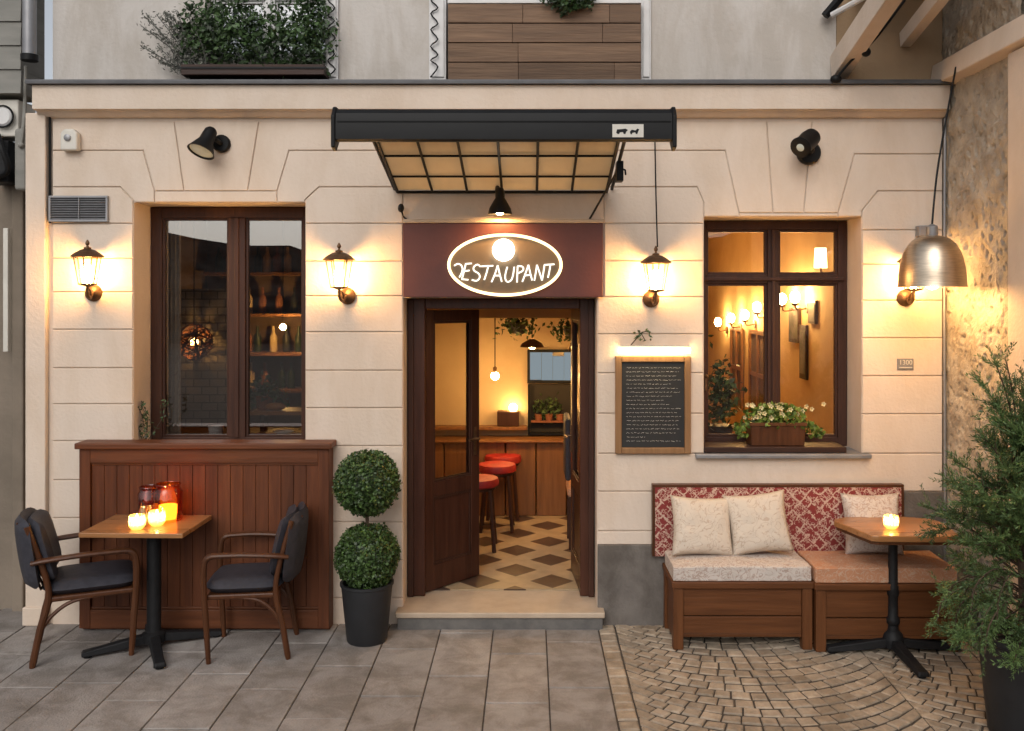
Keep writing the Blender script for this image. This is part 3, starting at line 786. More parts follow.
# ================================================================== SPOT LAMPS ABOVE THE WINDOWS
def spot_lamp(px_, py_, aim, label, lit):
    v = P(px_, py_, 0); t = thing('spot_lamp', label, 'spot lamp', (v.x, 0, v.z), 0, 'black spot lamps above the windows'); t.scale = (.86,) * 3 if lit else (1.15,) * 3
    mx = Matrix.Rotation(R(90), 4, 'X')
    bm = new(); lathe(bm, [(.068, 0), (.068, .02), (.058, .03)], (0, -.0005, 0), 24, mx); build('wall_plate', bm, M['blackmetal'], t, smooth=True, local=True)
    aim = Vector(aim).normalized(); j = Vector((-.055, -.12, .05)) if lit else Vector((-.03, -.11, .055))
    bm = new(); tube(bm, smoothpath([(0, -.03, 0), (-.005, -.08, .01), j], 6), .017, 10); build('arm', bm, M['blackmetal'], t, smooth=True, local=True)
    q = aim.to_track_quat('Z', 'Y').to_matrix().to_4x4()
    bm = new()
    if lit: lathe(bm, [(.03, -.055), (.046, -.035), (.05, .0), (.055, .06), (.098, .15), (.103, .158), (.095, .158), (.05, .06), (.04, .03)], j, 24, q)
    else: lathe(bm, [(.03, -.06), (.05, -.045), (.055, .0), (.052, .05), (.056, .10), (.060, .103), (.055, .106), (.004, .106)], j, 24, q)
    hd = build('shade', bm, M['blackmetal'], t, smooth=True, local=True)
    bm = new(); lathe(bm, [(.096, .146), (.05, .156), (.001, .159)] if lit else [(.022, .107), (.014, .110), (.001, .111)], j, 24, q, closed=False); build('lens', bm, M['clearlens'], hd, smooth=True, local=True)
    bm = new(); lathe(bm, [(.03, .06), (.06, .115), (.055, .13)] if lit else [(.012, .05), (.020, .08), (.016, .09)], j, 16, q); build('bulb', bm, M['whitemetal'], hd, smooth=True, local=True)
    return t
M['clearlens'] = mat('frosted_lamp_lens', (.62, .70, .66), (.5, .58, .55), scale=8, rough=.2)
spot_lamp(222, 144, (-.26, -.42, -.9), 'black spot lamp tilted down with its round pale lens showing, above the tall left window', True)
spot_lamp(808, 153, (-.62, -.62, -.5), 'black spot lamp swung sideways above the four-pane window', False)

# ================================================================== SMALL WALL FITTINGS
a = P(73, 141, 0)
t = thing('alarm_box', 'small off-white alarm box under the cornice at the left', 'alarm box', (a.x, 0, a.z))
bm = new(); prism(bm, [(a.x - .055, a.z - .07), (a.x + .055, a.z - .07), (a.x + .055, a.z + .045), (a.x + .03, a.z + .07), (a.x - .03, a.z + .07), (a.x - .055, a.z + .045)], -.06, -.0005)
build('housing', bm, M['plasticwhite'], t, bevel=.012, seg=3)
bm = new(); lathe(bm, [(.022, 0), (.022, .008), (.014, .012)], a + Vector((-.005, -.0605, .012)), 16, Matrix.Rotation(R(90), 4, 'X')); build('sounder', bm, M['greymetal'], t, smooth=True)
a, b = P(50, 222, 0), P(109, 196, 0)
t = thing('vent_grille', 'slatted grey metal vent grille above the leftmost lantern', 'vent', ((a.x + b.x) / 2, 0, a.z))
bm = new(); f = .014
box(bm, a.x, b.x, -.022, -.0005, b.z - f, b.z); box(bm, a.x, b.x, -.022, -.0005, a.z, a.z + f); box(bm, a.x, a.x + f, -.022, -.0005, a.z + f, b.z - f); box(bm, b.x - f, b.x, -.022, -.0005, a.z + f, b.z - f)
m_ = a.x + (b.x - a.x) * .51; box(bm, m_ - .003, m_ + .003, -.021, -.0005, a.z + f, b.z - f)
build('frame', bm, M['greymetal'], t, bevel=.002)
bm = new(); k = 9
for i in range(k):
    z = a.z + f + (b.z - a.z - 2 * f) * (i + .5) / k
    for x0, x1 in ((a.x + f, m_ - .0035), (m_ + .0035, b.x - f)):
        box(bm, -(x1 - x0) / 2, (x1 - x0) / 2, -.009, .009, -.0018, .0018, Matrix.Translation(((x0 + x1) / 2, -.011, z)) @ Matrix.Rotation(R(38), 4, 'X'))
build('louvre', bm, M['greymetal'], t)
bm = new(); box(bm, a.x + f, b.x - f, -.003, -.0006, a.z + f, b.z - f); build('backing', bm, M['blackmetal'], t)

def text_mesh(bm, s, x, y, z, size, ext=.001):
    cu = bpy.data.curves.new('txt', 'FONT'); cu.body = s; cu.size = size; cu.align_x = 'CENTER'; cu.align_y = 'CENTER'; cu.extrude = ext
    ob = bpy.data.objects.new('txt', cu); col.objects.link(ob)
    dg = bpy.context.evaluated_depsgraph_get(); me = bpy.data.meshes.new_from_object(ob.evaluated_get(dg))
    me.transform(Matrix.Translation((x, y, z)) @ Matrix.Rotation(R(90), 4, 'X'))
    bm.from_mesh(me); bpy.data.objects.remove(ob); bpy.data.curves.remove(cu); bpy.data.meshes.remove(me)
a = P(905, 364, 0)
t = thing('house_number_plate', 'small dark house number plate below the hidden lantern at the right', 'number plate', (a.x, 0, a.z))
bm = new(); box(bm, a.x - .053, a.x + .053, -.01, -.0005, a.z - .036, a.z + .036); build('plate', bm, M['greymetal'], t, bevel=.003)
bm = new(); text_mesh(bm, '1300', a.x, -.0115, a.z + .010, .044); box(bm, a.x - .042, a.x + .042, -.0125, -.0108, a.z - .025, a.z - .020)
build('lettering', bm, M['plasticwhite'], t)

# ================================================================== DOOR SIGN
sg = thing('restaurant_sign', 'maroon sign board with lit oval neon reading RESTAURANT over the door', 'sign', (PX(505, -.03), -.03, 2.14))
bm = new(); box(bm, PX(403, -.035), PX(603, -.035), -.035, -.0005, DZ1 + .006, PZ(223, -.035)); build('board', bm, M['signboard'], sg, bevel=.004)
bm = new(); box(bm, PX(403, -.035), PX(604, -.035), -.05, -.0005, PZ(223, -.035) + .001, PZ(221, -.035) + .012); build('top_trim', bm, M['step'], sg, bevel=.003)
oc = P(505, 265, -.05); orx, orz = 56 * 5.95 / F, 30 * 5.95 / F
bm = new(); n = 64
prism(bm, [(oc.x + orx * math.cos(2 * math.pi * k / n), oc.z + orz * math.sin(2 * math.pi * k / n)) for k in range(n)], -.062, -.0355)
build('oval_plate', bm, M['signplate'], sg)
bm = new(); loop_tube(bm, [(oc.x + orx * math.cos(2 * math.pi * k / n), -.068, oc.z + orz * math.sin(2 * math.pi * k / n)) for k in range(n)], .0095, 8)
build('neon_tube', bm, M['neon'], sg, smooth=True)
dc = P(503.5, 250, -.09); bm = new(); ball(bm, (dc.x, -.085, dc.z), .072, 24, 14, (1, .35, 1)); build('bright_disc', bm, M['disc'], sg, smooth=True)  # flattened ball with its own pale glow, before the oval plate
# hand-lettered strokes read off the photo (zoom pixels 1024x546 over 430..580 x 225..305)
S = [[(165, 278), (190, 265), (213, 275), (222, 300), (215, 330), (200, 358)], [(245, 262), (232, 315), (218, 370)], [(245, 265), (285, 262)], [(234, 315), (270, 310)], [(216, 370), (262, 374)],
     [(345, 285), (325, 270), (300, 285), (300, 310), (330, 330), (340, 355), (320, 380), (285, 375)], [(350, 282), (432, 278)], [(398, 280), (385, 330), (370, 375)],
     [(420, 390), (445, 330), (462, 275)], [(462, 275), (475, 330), (490, 388)], [(437, 345), (482, 345)],
     [(528, 285), (515, 335), (515, 370), (530, 388), (555, 375), (568, 335), (575, 285)], [(598, 280), (596, 335), (594, 392)], [(598, 280), (632, 285), (635, 310), (600, 330)],
     [(630, 388), (652, 330), (672, 272)], [(672, 272), (684, 325), (697, 378)], [(645, 345), (692, 340)], [(712, 380), (722, 325), (730, 272)], [(730, 272), (748, 325), (765, 378)], [(765, 378), (774, 325), (782, 270)],
     [(782, 272), (850, 268)], [(822, 270), (814, 320), (805, 360)]]
bm = new()
for st in S:
    pts = []
    for x, y in st:
        q = P(430 + x * 150 / 1024, 225 + y * 80 / 546, -.07); pts.append((q.x, -.07, q.z))
    if len(pts) > 2: pts = smoothpath(pts, 5)
    tube(bm, pts, .0052, 6)
build('lettering', bm, M['neonwhite'], sg, smooth=True)

# ================================================================== CANOPY
YC = -.95
cz0, cz1 = PZ(141.5, YC), PZ(107, YC)
cx0, cx1 = PX(334, YC), PX(674, YC)
cn = thing('awning', 'black awning box on a frosted panel canopy frame over the door', 'awning', ((cx0 + cx1) / 2, 0, cz0))
bm = new(); h = cz1 - cz0; r_ = h / 2
sec = []
for y, z in [(YC - .0, cz0), (YC - .02, cz0 + .01), (YC - .02, cz1 - .08), (YC - .01, cz1 - .035), (YC + .02, cz1 - .008), (YC + .06, cz1), (YC + .14, cz1 - .01), (YC + .17, cz1 - .05), (YC + .18, cz0 + .10), (YC + .13, cz0 + .05), (YC + .05, cz0 + .005)]:
    sec.append((y, z))
a = [bm.verts.new((cx0 + .012, y, z)) for y, z in sec]; b_ = [bm.verts.new((cx1 - .012, y, z)) for y, z in sec]
bm.faces.new(a); bm.faces.new(b_[::-1])
for i in range(len(sec)):
    j = (i + 1) % len(sec); bm.faces.new((a[i], b_[i], b_[j], a[j]))
build('cassette', bm, M['blackmetal'], cn, smooth=True, angle=30)
bm = new(); box(bm, cx0 + .02, cx1 - .02, YC - .026, YC - .0205, cz1 - .085, cz1 - .079); build('front_rib', bm, M['blackmetal'], cn)
for xa, xb in ((cx0 - .012, cx0 + .011), (cx1 - .011, cx1 + .012)):
    bm = new()
    o_ = [(YC - .03, cz0 - .035), (YC + .03, cz0 - .05), (YC + .1, cz0 + .01), (YC + .19, cz0 + .07), (YC + .19, cz1 - .05), (YC + .14, cz1 + .008), (YC + .02, cz1 + .006), (YC - .03, cz1 - .05)]
    va = [bm.verts.new((xa, y, z)) for y, z in o_]; vb = [bm.verts.new((xb, y, z)) for y, z in o_]
    bm.faces.new(va); bm.faces.new(vb[::-1])
    for i in range(len(o_)): j = (i + 1) % len(o_); bm.faces.new((va[i], vb[i], vb[j], va[j]))
    build('end_cap', bm, M['blackmetal'], cn, bevel=.006)
# maker's label: pale plate with dark silhouettes
a, b = P(612, 138, YC), P(643, 125, YC)
bm = new(); box(bm, a.x, b.x, YC - .0245, YC - .0205, a.z, b.z); lb = build('label_plate', bm, M['plasticwhite'], cn)
bm = new()
def sil(pts):
    prism(bm, [(a.x + (b.x - a.x) * u, a.z + (b.z - a.z) * v) for u, v in pts], YC - .0262, YC - .0246)
sil([(.12, .35), (.15, .6), (.28, .62), (.42, .66), (.5, .55), (.44, .42), (.42, .25), (.36, .25), (.34, .4), (.24, .38), (.22, .25), (.17, .25)])
build('emblem', bm, M['blackmetal'], lb)
bm = new(); sil([(.56, .42), (.62, .58), (.74, .52), (.8, .66), (.86, .6), (.82, .42), (.8, .25), (.75, .25), (.73, .38), (.64, .34), (.62, .22), (.58, .25)])
build('emblem', bm, M['blackmetal'], lb)
# sloping glazed frame
fx0, fx1 = -.865, .500
yF, zF, yB, zB = YC + .05, PZ(134, YC + .05), -.012, PZ(192, 0)
def cp(u, v, dz=0): return Vector((fx0 + (fx1 - fx0) * u, yB + (yF - yB) * v, zB + (zF - zB) * v + dz))
bm = new()
for i in range(7): tube(bm, [cp(i / 6, 0), cp(i / 6, 1)], .011 if i in (0, 6) else .0085, 6)
for v in (0, .30, .66, 1.0): tube(bm, [cp(0, v, -.001), cp(1, v, -.001)], .011 if v in (0, 1) else .0075, 6)
build('glazing_bars', bm, M['blackmetal'], cn)
for i in range(6):
    bm = new(); vs = []
    for dz in (.012, .018):
        for u, v in ((i / 6 + .002, .0), ((i + 1) / 6 - .002, .0), ((i + 1) / 6 - .002, 1), (i / 6 + .002, 1)): vs.append(bm.verts.new(cp(u, v, dz)))
    for f in ((0, 3, 2, 1), (4, 5, 6, 7), (0, 1, 5, 4), (1, 2, 6, 5), (2, 3, 7, 6), (3, 0, 4, 7)): bm.faces.new([vs[q] for q in f])
    build('canopy_panel', bm, M['canopyglass'], cn)
for xs_, z_ in ((fx0 - .02, PZ(168, -.5)), (fx1 + .035, PZ(168, -.5))):
    bm = new(); (tube(bm, [(xs_ - .16, -.0005, 2.62), (xs_, yF * .45, zB + (zF - zB) * .45 - .01)], .007, 8) if xs_ > 0 else None); tube(bm, [(xs_, -.0005, zB + .02), (xs_, yF, zF)], .011, 8)
    build('stay', bm, M['blackmetal'], cn)
bm = new(); v = cp(1, .5); box(bm, v.x + .02, v.x + .06, v.y - .05, v.y + .05, v.z - .10, v.z + .02); tube(bm, [(v.x + .05, v.y, v.z - .02), (v.x + .075, v.y, v.z - .03), (v.x + .075, v.y - .02, v.z - .06)], .007, 6)
build('crank_gear', bm, M['blackmetal'], cn, bevel=.006)
bm = new()
loop_pts = []
for k in range(14):
    q = 2 * math.pi * k / 14; loop_pts.append((fx0 - .06 + .02 * math.cos(q), yF + .03, zF - .02 + .016 * math.sin(q)))
loop_tube(bm, loop_pts, .005, 6); tube(bm, [(fx0 - .04, yF + .03, zF - .02), (fx0, yF + .03, zF)], .006, 6)
build('crank_eye', bm, M['blackmetal'], cn)

# lamp beneath the canopy
a = P(500, 190, -.16)
t = thing('canopy_lamp', 'small black dome lamp lit above the neon sign under the canopy', 'lamp', (a.x, 0, a.z), 0)
bm = new(); tube(bm, smoothpath([(a.x - .03, -.0005, a.z + .02), (a.x - .02, -.08, a.z + .03), (a.x, -.16, a.z)], 5), .010, 8); build('arm', bm, M['blackmetal'], t, smooth=True)
bm = new(); lathe(bm, [(.022, .01), (.03, -.01), (.03, -.05), (.045, -.075), (.068, -.115), (.078, -.155), (.073, -.155), (.062, -.115), (.04, -.078), (.02, -.06)], a, 24); sh = build('shade', bm, M['blackmetal'], t, smooth=True)
bm = new(); ball(bm, (a.x, a.y, a.z - .125), .034, 14, 10); build('bulb', bm, M['lampglow'], sh, smooth=True)

# little spike fitting left of the sign, thin rods and cables
a = P(401, 208, -.05)
t = thing('sensor_fitting', 'tiny black sensor on a bent wire at the upper left corner of the sign', 'sensor', (a.x, 0, a.z))
bm = new(); ball(bm, a, .026, 12, 8, (.8, .8, 1.1)); build('head', bm, M['blackmetal'], t, smooth=True)
bm = new(); tube(bm, smoothpath([(a.x, -.05, a.z), (a.x + .012, -.04, a.z - .05), (a.x + .03, -.0005, a.z - .07)], 5), .006, 6); build('wire', bm, M['blackmetal'], t, smooth=True)
bm = new(); a = P(657, 148, -.05); tube(bm, [(.81, -.02, PZ(112, 0)), (.812, -.08, 2.8), (.812, -.15, PZ(247, -.15))], .005, 6)
single('cable', bm, M['blackmetal'], 'thin dark cable hanging from the cornice to the lantern above the menu', 'cable', org=(.81, -.05, 2.7), smooth=True)
bm = new(); tube(bm, smoothpath([(2.700, -.02, .0), (2.702, -.022, 1.1), (2.699, -.02, 2.2), (2.703, -.022, 3.30)], 6), .009, 6)
single('cable', bm, M['greymetal'], 'grey cable running down the corner between stucco and roughcast', 'cable', org=(2.70, -.02, 1.5), smooth=True)
bm = new(); tube(bm, smoothpath([P(835, 80, -.14), P(850, 62, -.2), P(866, 48, -.25), P(880, 33, -.35), P(905, 0, -.5)], 6), .008, 6)
v = P(866, 50, -.25)
ct = thing('eaves_cable', 'black cable with a round junction ball slanting up under the eaves', 'cable', v)
build('wire', bm, M['blackmetal'], ct, smooth=True)
bm = new(); ball(bm, P(866, 52, -.27), .030, 14, 10); build('junction_ball', bm, M['blackmetal'], ct, smooth=True)
bm = new(); ball(bm, P(836, 79, -.14), .028, 12, 8, (1.3, 1, 1)); build('junction_ball', bm, M['blackmetal'], ct, smooth=True)
bm = new(); tube(bm, [(PX(50.5, 0), -.008, 2.62), (PX(50.5, 0), -.008, 3.32)], .008, 6)
single('cable', bm, M['blackmetal'], 'straight black cable from the cornice down to the vent grille', 'cable', org=(PX(50.5, 0), -.01, 3), smooth=True)
for px_, nm in ((331, 'festoon cable looped up the white window post right of the bushes'), (434, 'festoon cable looped up the white post left of the plank planter')):
    bm = new(); pts = []
    for k in range(26):
        z = 3.58 + k * .05; s = .026 if k % 2 else -.022
        pts.append((PX(px_, .0) + s, -.0 + random.uniform(-.012, .008), z + random.uniform(-.012, .012)))
    tube(bm, smoothpath(pts, 3), .005, 5)
    single('festoon_cable', bm, M['blackmetal'], 'black ' + nm, 'cable', org=(PX(px_, 0), 0, 3.6), smooth=True)

# ================================================================== LEFT EDGE: PIPE, METER BOXES
bm = new(); x = PX(32, -.02); lathe(bm, [(.042, PZ(60, -.02)), (.042, 5.0)], (x, -.05, 0), 16); t = thing('downpipe', 'grey downpipe beside the siding at the upper left corner', 'downpipe', (x, -.05, 3.6))
build('pipe', bm, M['greymetal'], t, smooth=True)
bm = new(); lathe(bm, [(.053, PZ(62, -.02)), (.053, PZ(56, -.02))], (x, -.05, 0), 16); build('collar', bm, M['blackmetal'], t, smooth=True)
a, b = P(-14, 137, .08), P(20, 100, .08)
t = thing('meter_box', 'white meter box with a round dial and pipes, at the left edge', 'meter box', ((a.x + b.x) / 2, .1, a.z))
bm = new(); box(bm, a.x, b.x, .06, .28, a.z, b.z); build('housing', bm, M['plasticwhite'], t, bevel=.01)
c = P(4, 117, .05); bm = new(); lathe(bm, [(.062, 0), (.062, .025), (.05, .035)], (c.x, .0595, c.z), 22, Matrix.Rotation(R(90), 4, 'X')); build('dial', bm, M['whitemetal'], t, smooth=True)
bm = new(); pts = [(c.x + .07 * math.cos(k * .3), .03, c.z + .07 * math.sin(k * .3)) for k in range(21)]; loop_tube(bm, pts, .007, 6); build('dial_ring', bm, M['blackmetal'], t, smooth=True)
bm = new(); tube(bm, smoothpath([P(-4, 132, .02), P(3, 150, .0), P(8, 170, .02), P(-6, 178, .05)], 5), .02, 8); build('hose', bm, M['blackmetal'], t, smooth=True)
bm = new(); box(bm, PX(-16, .1), PX(11, .1), .07, .28, PZ(182, .07), PZ(140, .07)); single('cable_box', bm, M['iron'], 'black cable box under the white meter box', 'cable box', org=(PX(0, .1), .15, PZ(180, .1)), bevel=.012)
bm = new(); box(bm, PX(12, .0), PX(24, .0), .02, .28, PZ(190, .02), PZ(128, .02)); 
t = thing('junction_box', 'tall pale junction box between the meter box and the corner pilaster', 'junction box', (PX(18, 0), .1, PZ(190, 0)))
build('housing', bm, M['siding'], t, bevel=.02, seg=3)
bm = new(); ball(bm, P(21, 145, .01), .02, 10, 8); tube(bm, smoothpath([P(21, 145, .01), P(24, 120, .02), P(25, 100, .05), P(26, 66, -.02)], 5), .012, 8); build('conduit', bm, M['siding'], t, smooth=True)

# ================================================================== MENU BOARD
YM = -.035
a, b = P(615.5, 454, YM), P(691, 356, YM)
mb = thing('menu_board', 'oak framed chalkboard menu with a lit strip lamp, right of the door', 'menu board', ((a.x + b.x) / 2, 0, a.z))
bm = new(); f = .040
box(bm, a.x, a.x + f, YM, -.0005, a.z, b.z); box(bm, b.x - f, b.x, YM, -.0005, a.z, b.z); box(bm, a.x + f, b.x - f, YM, -.0005, b.z - f, b.z); box(bm, a.x + f, b.x - f, YM, -.0005, a.z, a.z + f)
build('frame', bm, M['oakframe'], mb, bevel=.005)
bm = new(); box(bm, a.x + f + .001, b.x - f - .001, YM + .014, -.001, a.z + f + .001, b.z - f - .001); bd = build('board', bm, M['chalkboard'], mb)
bm = new(); rr = random.Random(5)
zl = b.z - f - .038; xl, xr_ = a.x + f + .03, b.x - f - .018
ends = [.98, .95, .9, 1, .8, .93, .97, .84, .68, .77, 1, .92, .99, .96, .93, .97, .9, .35]
k = 0
while zl > a.z + f + .03:
    x = xl + rr.uniform(0, .006); xe_ = xl + (xr_ - xl) * ends[k % 18]
    while x < xe_:
        wl_ = rr.uniform(.012, .035); pts = []
        q = x
        while q < min(x + wl_, xe_):
            pts.append((q, YM + .0125, zl + rr.uniform(-.0030, .0034))); q += .0036
        if len(pts) > 1: tube(bm, pts, .0009, 3)
        x += wl_ + .006
    zl -= .0265; k += 1
build('lettering', bm, M['chalk'], bd)
bm = new(); tube(bm, [P(619, 350.5, -.055), P(690, 350.5, -.055)], .017, 10); build('strip_lamp', bm, M['striplight'], mb, smooth=True)
bm = new(); c = P(654, 346, -.06); box(bm, a.x + .03, b.x - .01, -.075, -.0005, PZ(346.5, -.06), PZ(346.5, -.06) + .006); build('lamp_hood', bm, M['plasticwhite'], mb)
t = thing('twig', 'small dry twig stuck above the menu board lamp', 'twig', P(630, 346, -.04))
bm = new(); p0 = P(631, 345, -.03)
tube(bm, smoothpath([p0, P(637, 338, -.05), P(641, 333, -.05), P(648, 331, -.06)], 4), .004, 5); tube(bm, [P(641, 333, -.05), P(645, 340, -.06)], .003, 5)
build('stem', bm, M['bark'], t, smooth=True)
bm = new(); tl = tone_layer(bm)
for k in range(26): leaf(bm, P(random.uniform(634, 652), random.uniform(328, 341), -.05 + random.uniform(-.03, .02)), .03, tl)
build('foliage', bm, M['leaf_dark'], t)

# ================================================================== BRASS DOME PENDANT
a = P(932, 287, -.52)
t = thing('dome_pendant', 'brushed brass dome pendant lamp hanging before the right corner', 'pendant lamp', (a.x, a.y, a.z), 0)
bm = new(); H_ = .335; Rr = .19; prof = []
for k in range(13):
    q = math.pi / 2 * k / 12; prof.append((max(.002, Rr * math.sin(q) ** .72 if k else .002), H_ * .86 * math.cos(q) ** .9 + .02))
prof += [(Rr + .004, .0), (Rr - .004, .0)] + [(max(.002, r - .007), z - .006) for r, z in prof[::-1]]
lathe(bm, prof, a, 40, closed=False); sh = build('shade', bm, M['brass'], t, smooth=True, angle=50)
bm = new(); lathe(bm, [(.03, .295), (.034, .31), (.034, .36), (.012, .375)], a, 16); build('cap', bm, M['greymetal'], t, smooth=True)
bm = new(); tube(bm, smoothpath([a + Vector((0, 0, .37)), Vector((2.47, -.45, 2.95)), Vector((2.635, -.32, 3.56))], 6), .006, 6); build('cable', bm, M['blackmetal'], t, smooth=True)
bm = new(); ball(bm, a + Vector((0, 0, .03)), .045, 16, 10); build('bulb', bm, M['lampglow'], sh, smooth=True)
a = P(927, 232, -.02)
bm = new(); box(bm, a.x - .07, a.x + .05, -.07, -.0005, a.z - .03, a.z + .04); single('lamp_gear_box', bm, M['greymetal'], 'small grey metal box on the wall just above the brass dome', 'gear box', org=(a.x, 0, a.z), bevel=.006)
# ================================================================== BOARDED PLANTER UNDER THE LEFT WINDOW
BX0, BX1, BYF, BZ = PX(79, -.14), PX(329, -.14), -.14, 1.207
t = thing('boarded_counter', 'red-brown tongue-and-groove counter box under the tall left window', 'counter', ((BX0 + BX1) / 2, -.07, 0))
bm = new(); tl = tone_layer(bm)
n = 18; x0, x1 = BX0 + .07, BX1 - .07; pw = (x1 - x0) / n
for i in range(n):
    k0 = len(bm.faces); box(bm, x0 + i * pw + .0009, x0 + (i + 1) * pw - .0009, BYF + .022, BYF + .04, .14, BZ - .13)
    bm.faces.ensure_lookup_table(); set_tone(bm.faces[k0:], tl, random.random())
build('boarding', bm, M['boxwood'], t, bevel=.003)
for xa, xb in ((BX0, x0), (x1, BX1)):
    bm = new(); tl = tone_layer(bm); box(bm, xa, xb, BYF, BYF + .045, .02, BZ - .04)
    set_tone(bm.faces[:], tl, .5); build('stile', bm, M['boxwood'], t, bevel=.004)
for za, zb, zc_, zd in ((.02, .14, .14, .155), (BZ - .13, BZ - .04, BZ - .145, BZ - .13)):
    bm = new(); tl = tone_layer(bm); box(bm, x0, x1, BYF + .001, BYF + .045, za, zb); box(bm, x0, x1, BYF + .012, BYF + .0215, zc_, zd)
    set_tone(bm.faces[:], tl, .5); build('rail', bm, M['boxwood_x'], t, bevel=.004)
bm = new(); tl = tone_layer(bm); box(bm, BX0 - .02, BX1 + .02, BYF - .025, -.001, BZ - .039, BZ); set_tone(bm.faces[:], tl, .6); build('top', bm, M['boxwood_x'], t, bevel=.007)
bm = new(); tl = tone_layer(bm); box(bm, BX0 + .003, BX1 - .003, BYF + .046, -.001, .0, BZ - .04); set_tone(bm.faces[:], tl, .35); build('side_panel', bm, M['boxwood'], t)

# ================================================================== CHAIRS
def make_chair(label, loc, rz):
    """faces local +x"""
    t = thing('armchair', label, 'chair', loc, rz, 'chairs at the left table')
    def pad(name, mx, a, b, th, crown, m, bow=0):
        bm = new(); n = 12; g = []
        for s in (1, -1):
            rows_ = []
            for i in range(n + 1):
                r = []
                for k in range(n + 1):
                    u = -1 + 2 * i / n; v = -1 + 2 * k / n
                    e = ((1 - abs(u) ** 6) * (1 - abs(v) ** 6)) ** .35
                    z = s * (th / 2 + crown * (1 - u * u) * (1 - v * v)) * e
                    cu = u * (1 - .14 * v ** 6); cv = v * (1 - .14 * u ** 6)
                    r.append(bm.verts.new(mx @ Vector((cu * a, cv * b, z + bow * (v * v)))))
                rows_.append(r)
            g.append(rows_)
        for q, rows_ in enumerate(g):
            for i in range(n):
                for k in range(n):
                    f = (rows_[i][k], rows_[i + 1][k], rows_[i + 1][k + 1], rows_[i][k + 1]); bm.faces.new(f if q == 0 else f[::-1])
        bmesh.ops.remove_doubles(bm, verts=bm.verts[:], dist=.0006)
        return build(name, bm, m, t, smooth=True, local=True, angle=70)
    pad('seat', Matrix.Translation((.015, 0, .455)), .265, .235, .075, .02, M['leather'])
    tilt = math.atan2(.10, .40)
    _unused = Matrix.Translation((-.285, 0, .70)) @ Matrix.Rotation(R(90) - tilt + math.pi, 4, 'Y')
    bk = Matrix.Translation((-.275, 0, .69)) @ Matrix.Rotation(-(R(90) - tilt), 4, 'Y')
    pad('backrest', Matrix.Translation((-.262, 0, .685)) @ Matrix.Rotation(-tilt, 4, 'Y') @ Matrix.Rotation(R(90), 4, 'Y'), .20, .24, .085, .02, M['leather'], bow=.05)
    pad('back_shell', Matrix.Translation((-.340, 0, .675)) @ Matrix.Rotation(-tilt * .55, 4, 'Y') @ Matrix.Rotation(R(90), 4, 'Y'), .225, .255, .065, .01, M['leather'], bow=.06)
    for s in (-1, 1):
        bm = new(); tube(bm, smoothpath([(.235, s * .235, 0), (.25, s * .24, .25), (.262, s * .245, .45), (.262, s * .25, .58), (.245, s * .252, .645), (.20, s * .253, .665)], 5), [.016, .017, .018, .019, .019, .02, .02, .02, .019, .02, .02, .02, .021, .021, .021, .021, .021, .02, .02, .02, .02, .02, .02, .019, .019, .019], 10)
        lg = build('leg', bm, M['chairwood'], t, smooth=True, local=True)
        bm = new(); tube(bm, smoothpath([(.21, s * .253, .665), (.02, s * .262, .668), (-.2, s * .255, .655), (-.29, s * .235, .64)], 5), .027, 10, flat=(1, .6))
        build('armrest', bm, M['chairwood'], t, smooth=True, local=True)
        bm = new(); tube(bm, smoothpath([(-.29, s * .215, 0), (-.25, s * .215, .22), (-.205, s * .215, .42), (-.235, s * .225, .60), (-.315, s * .228, .86)], 5), [.016] + [.021] * 10 + [.018] * 10, 10)
        build('leg', bm, M['chairwood'], t, smooth=True, local=True)
        bm = new(); tube(bm, smoothpath([(-.255, s * .212, .20), (-.19, s * .212, .30), (-.08, s * .212, .375), (.10, s * .212, .398)], 5), .012, 8)
        build('brace', bm, M['chairwood'], t, smooth=True, local=True)
    bm = new(); box(bm, -.22, .25, -.225, .225, .385, .418); build('seat_frame', bm, M['chairwood'], t, bevel=.01, local=True)
    for k in range(3):
        y = (-.11, 0, .11)[k]
        bm = new(); tube(bm, smoothpath([(-.25, y, .44), (-.315, y * 1.1, .62), (-.372, y * 1.15, .87)], 5), .011, 8, flat=(1.4, .7)); build('back_slat', bm, M['chairwood'], t, smooth=True, local=True)
    return t
c1 = make_chair('dark padded wooden armchair left of the square table, seen from behind', (-2.69, -.40, 0), R(24))
c1.scale = (1.0, .98, .95)
c2 = copy_tree(c1); c2.location = (-1.70, -.41, 0); c2.scale = (.86, .92, .95); c2.rotation_euler.z = R(180 + 7)
c2['label'] = 'dark padded wooden armchair right of the square table, facing the leftmost chair'

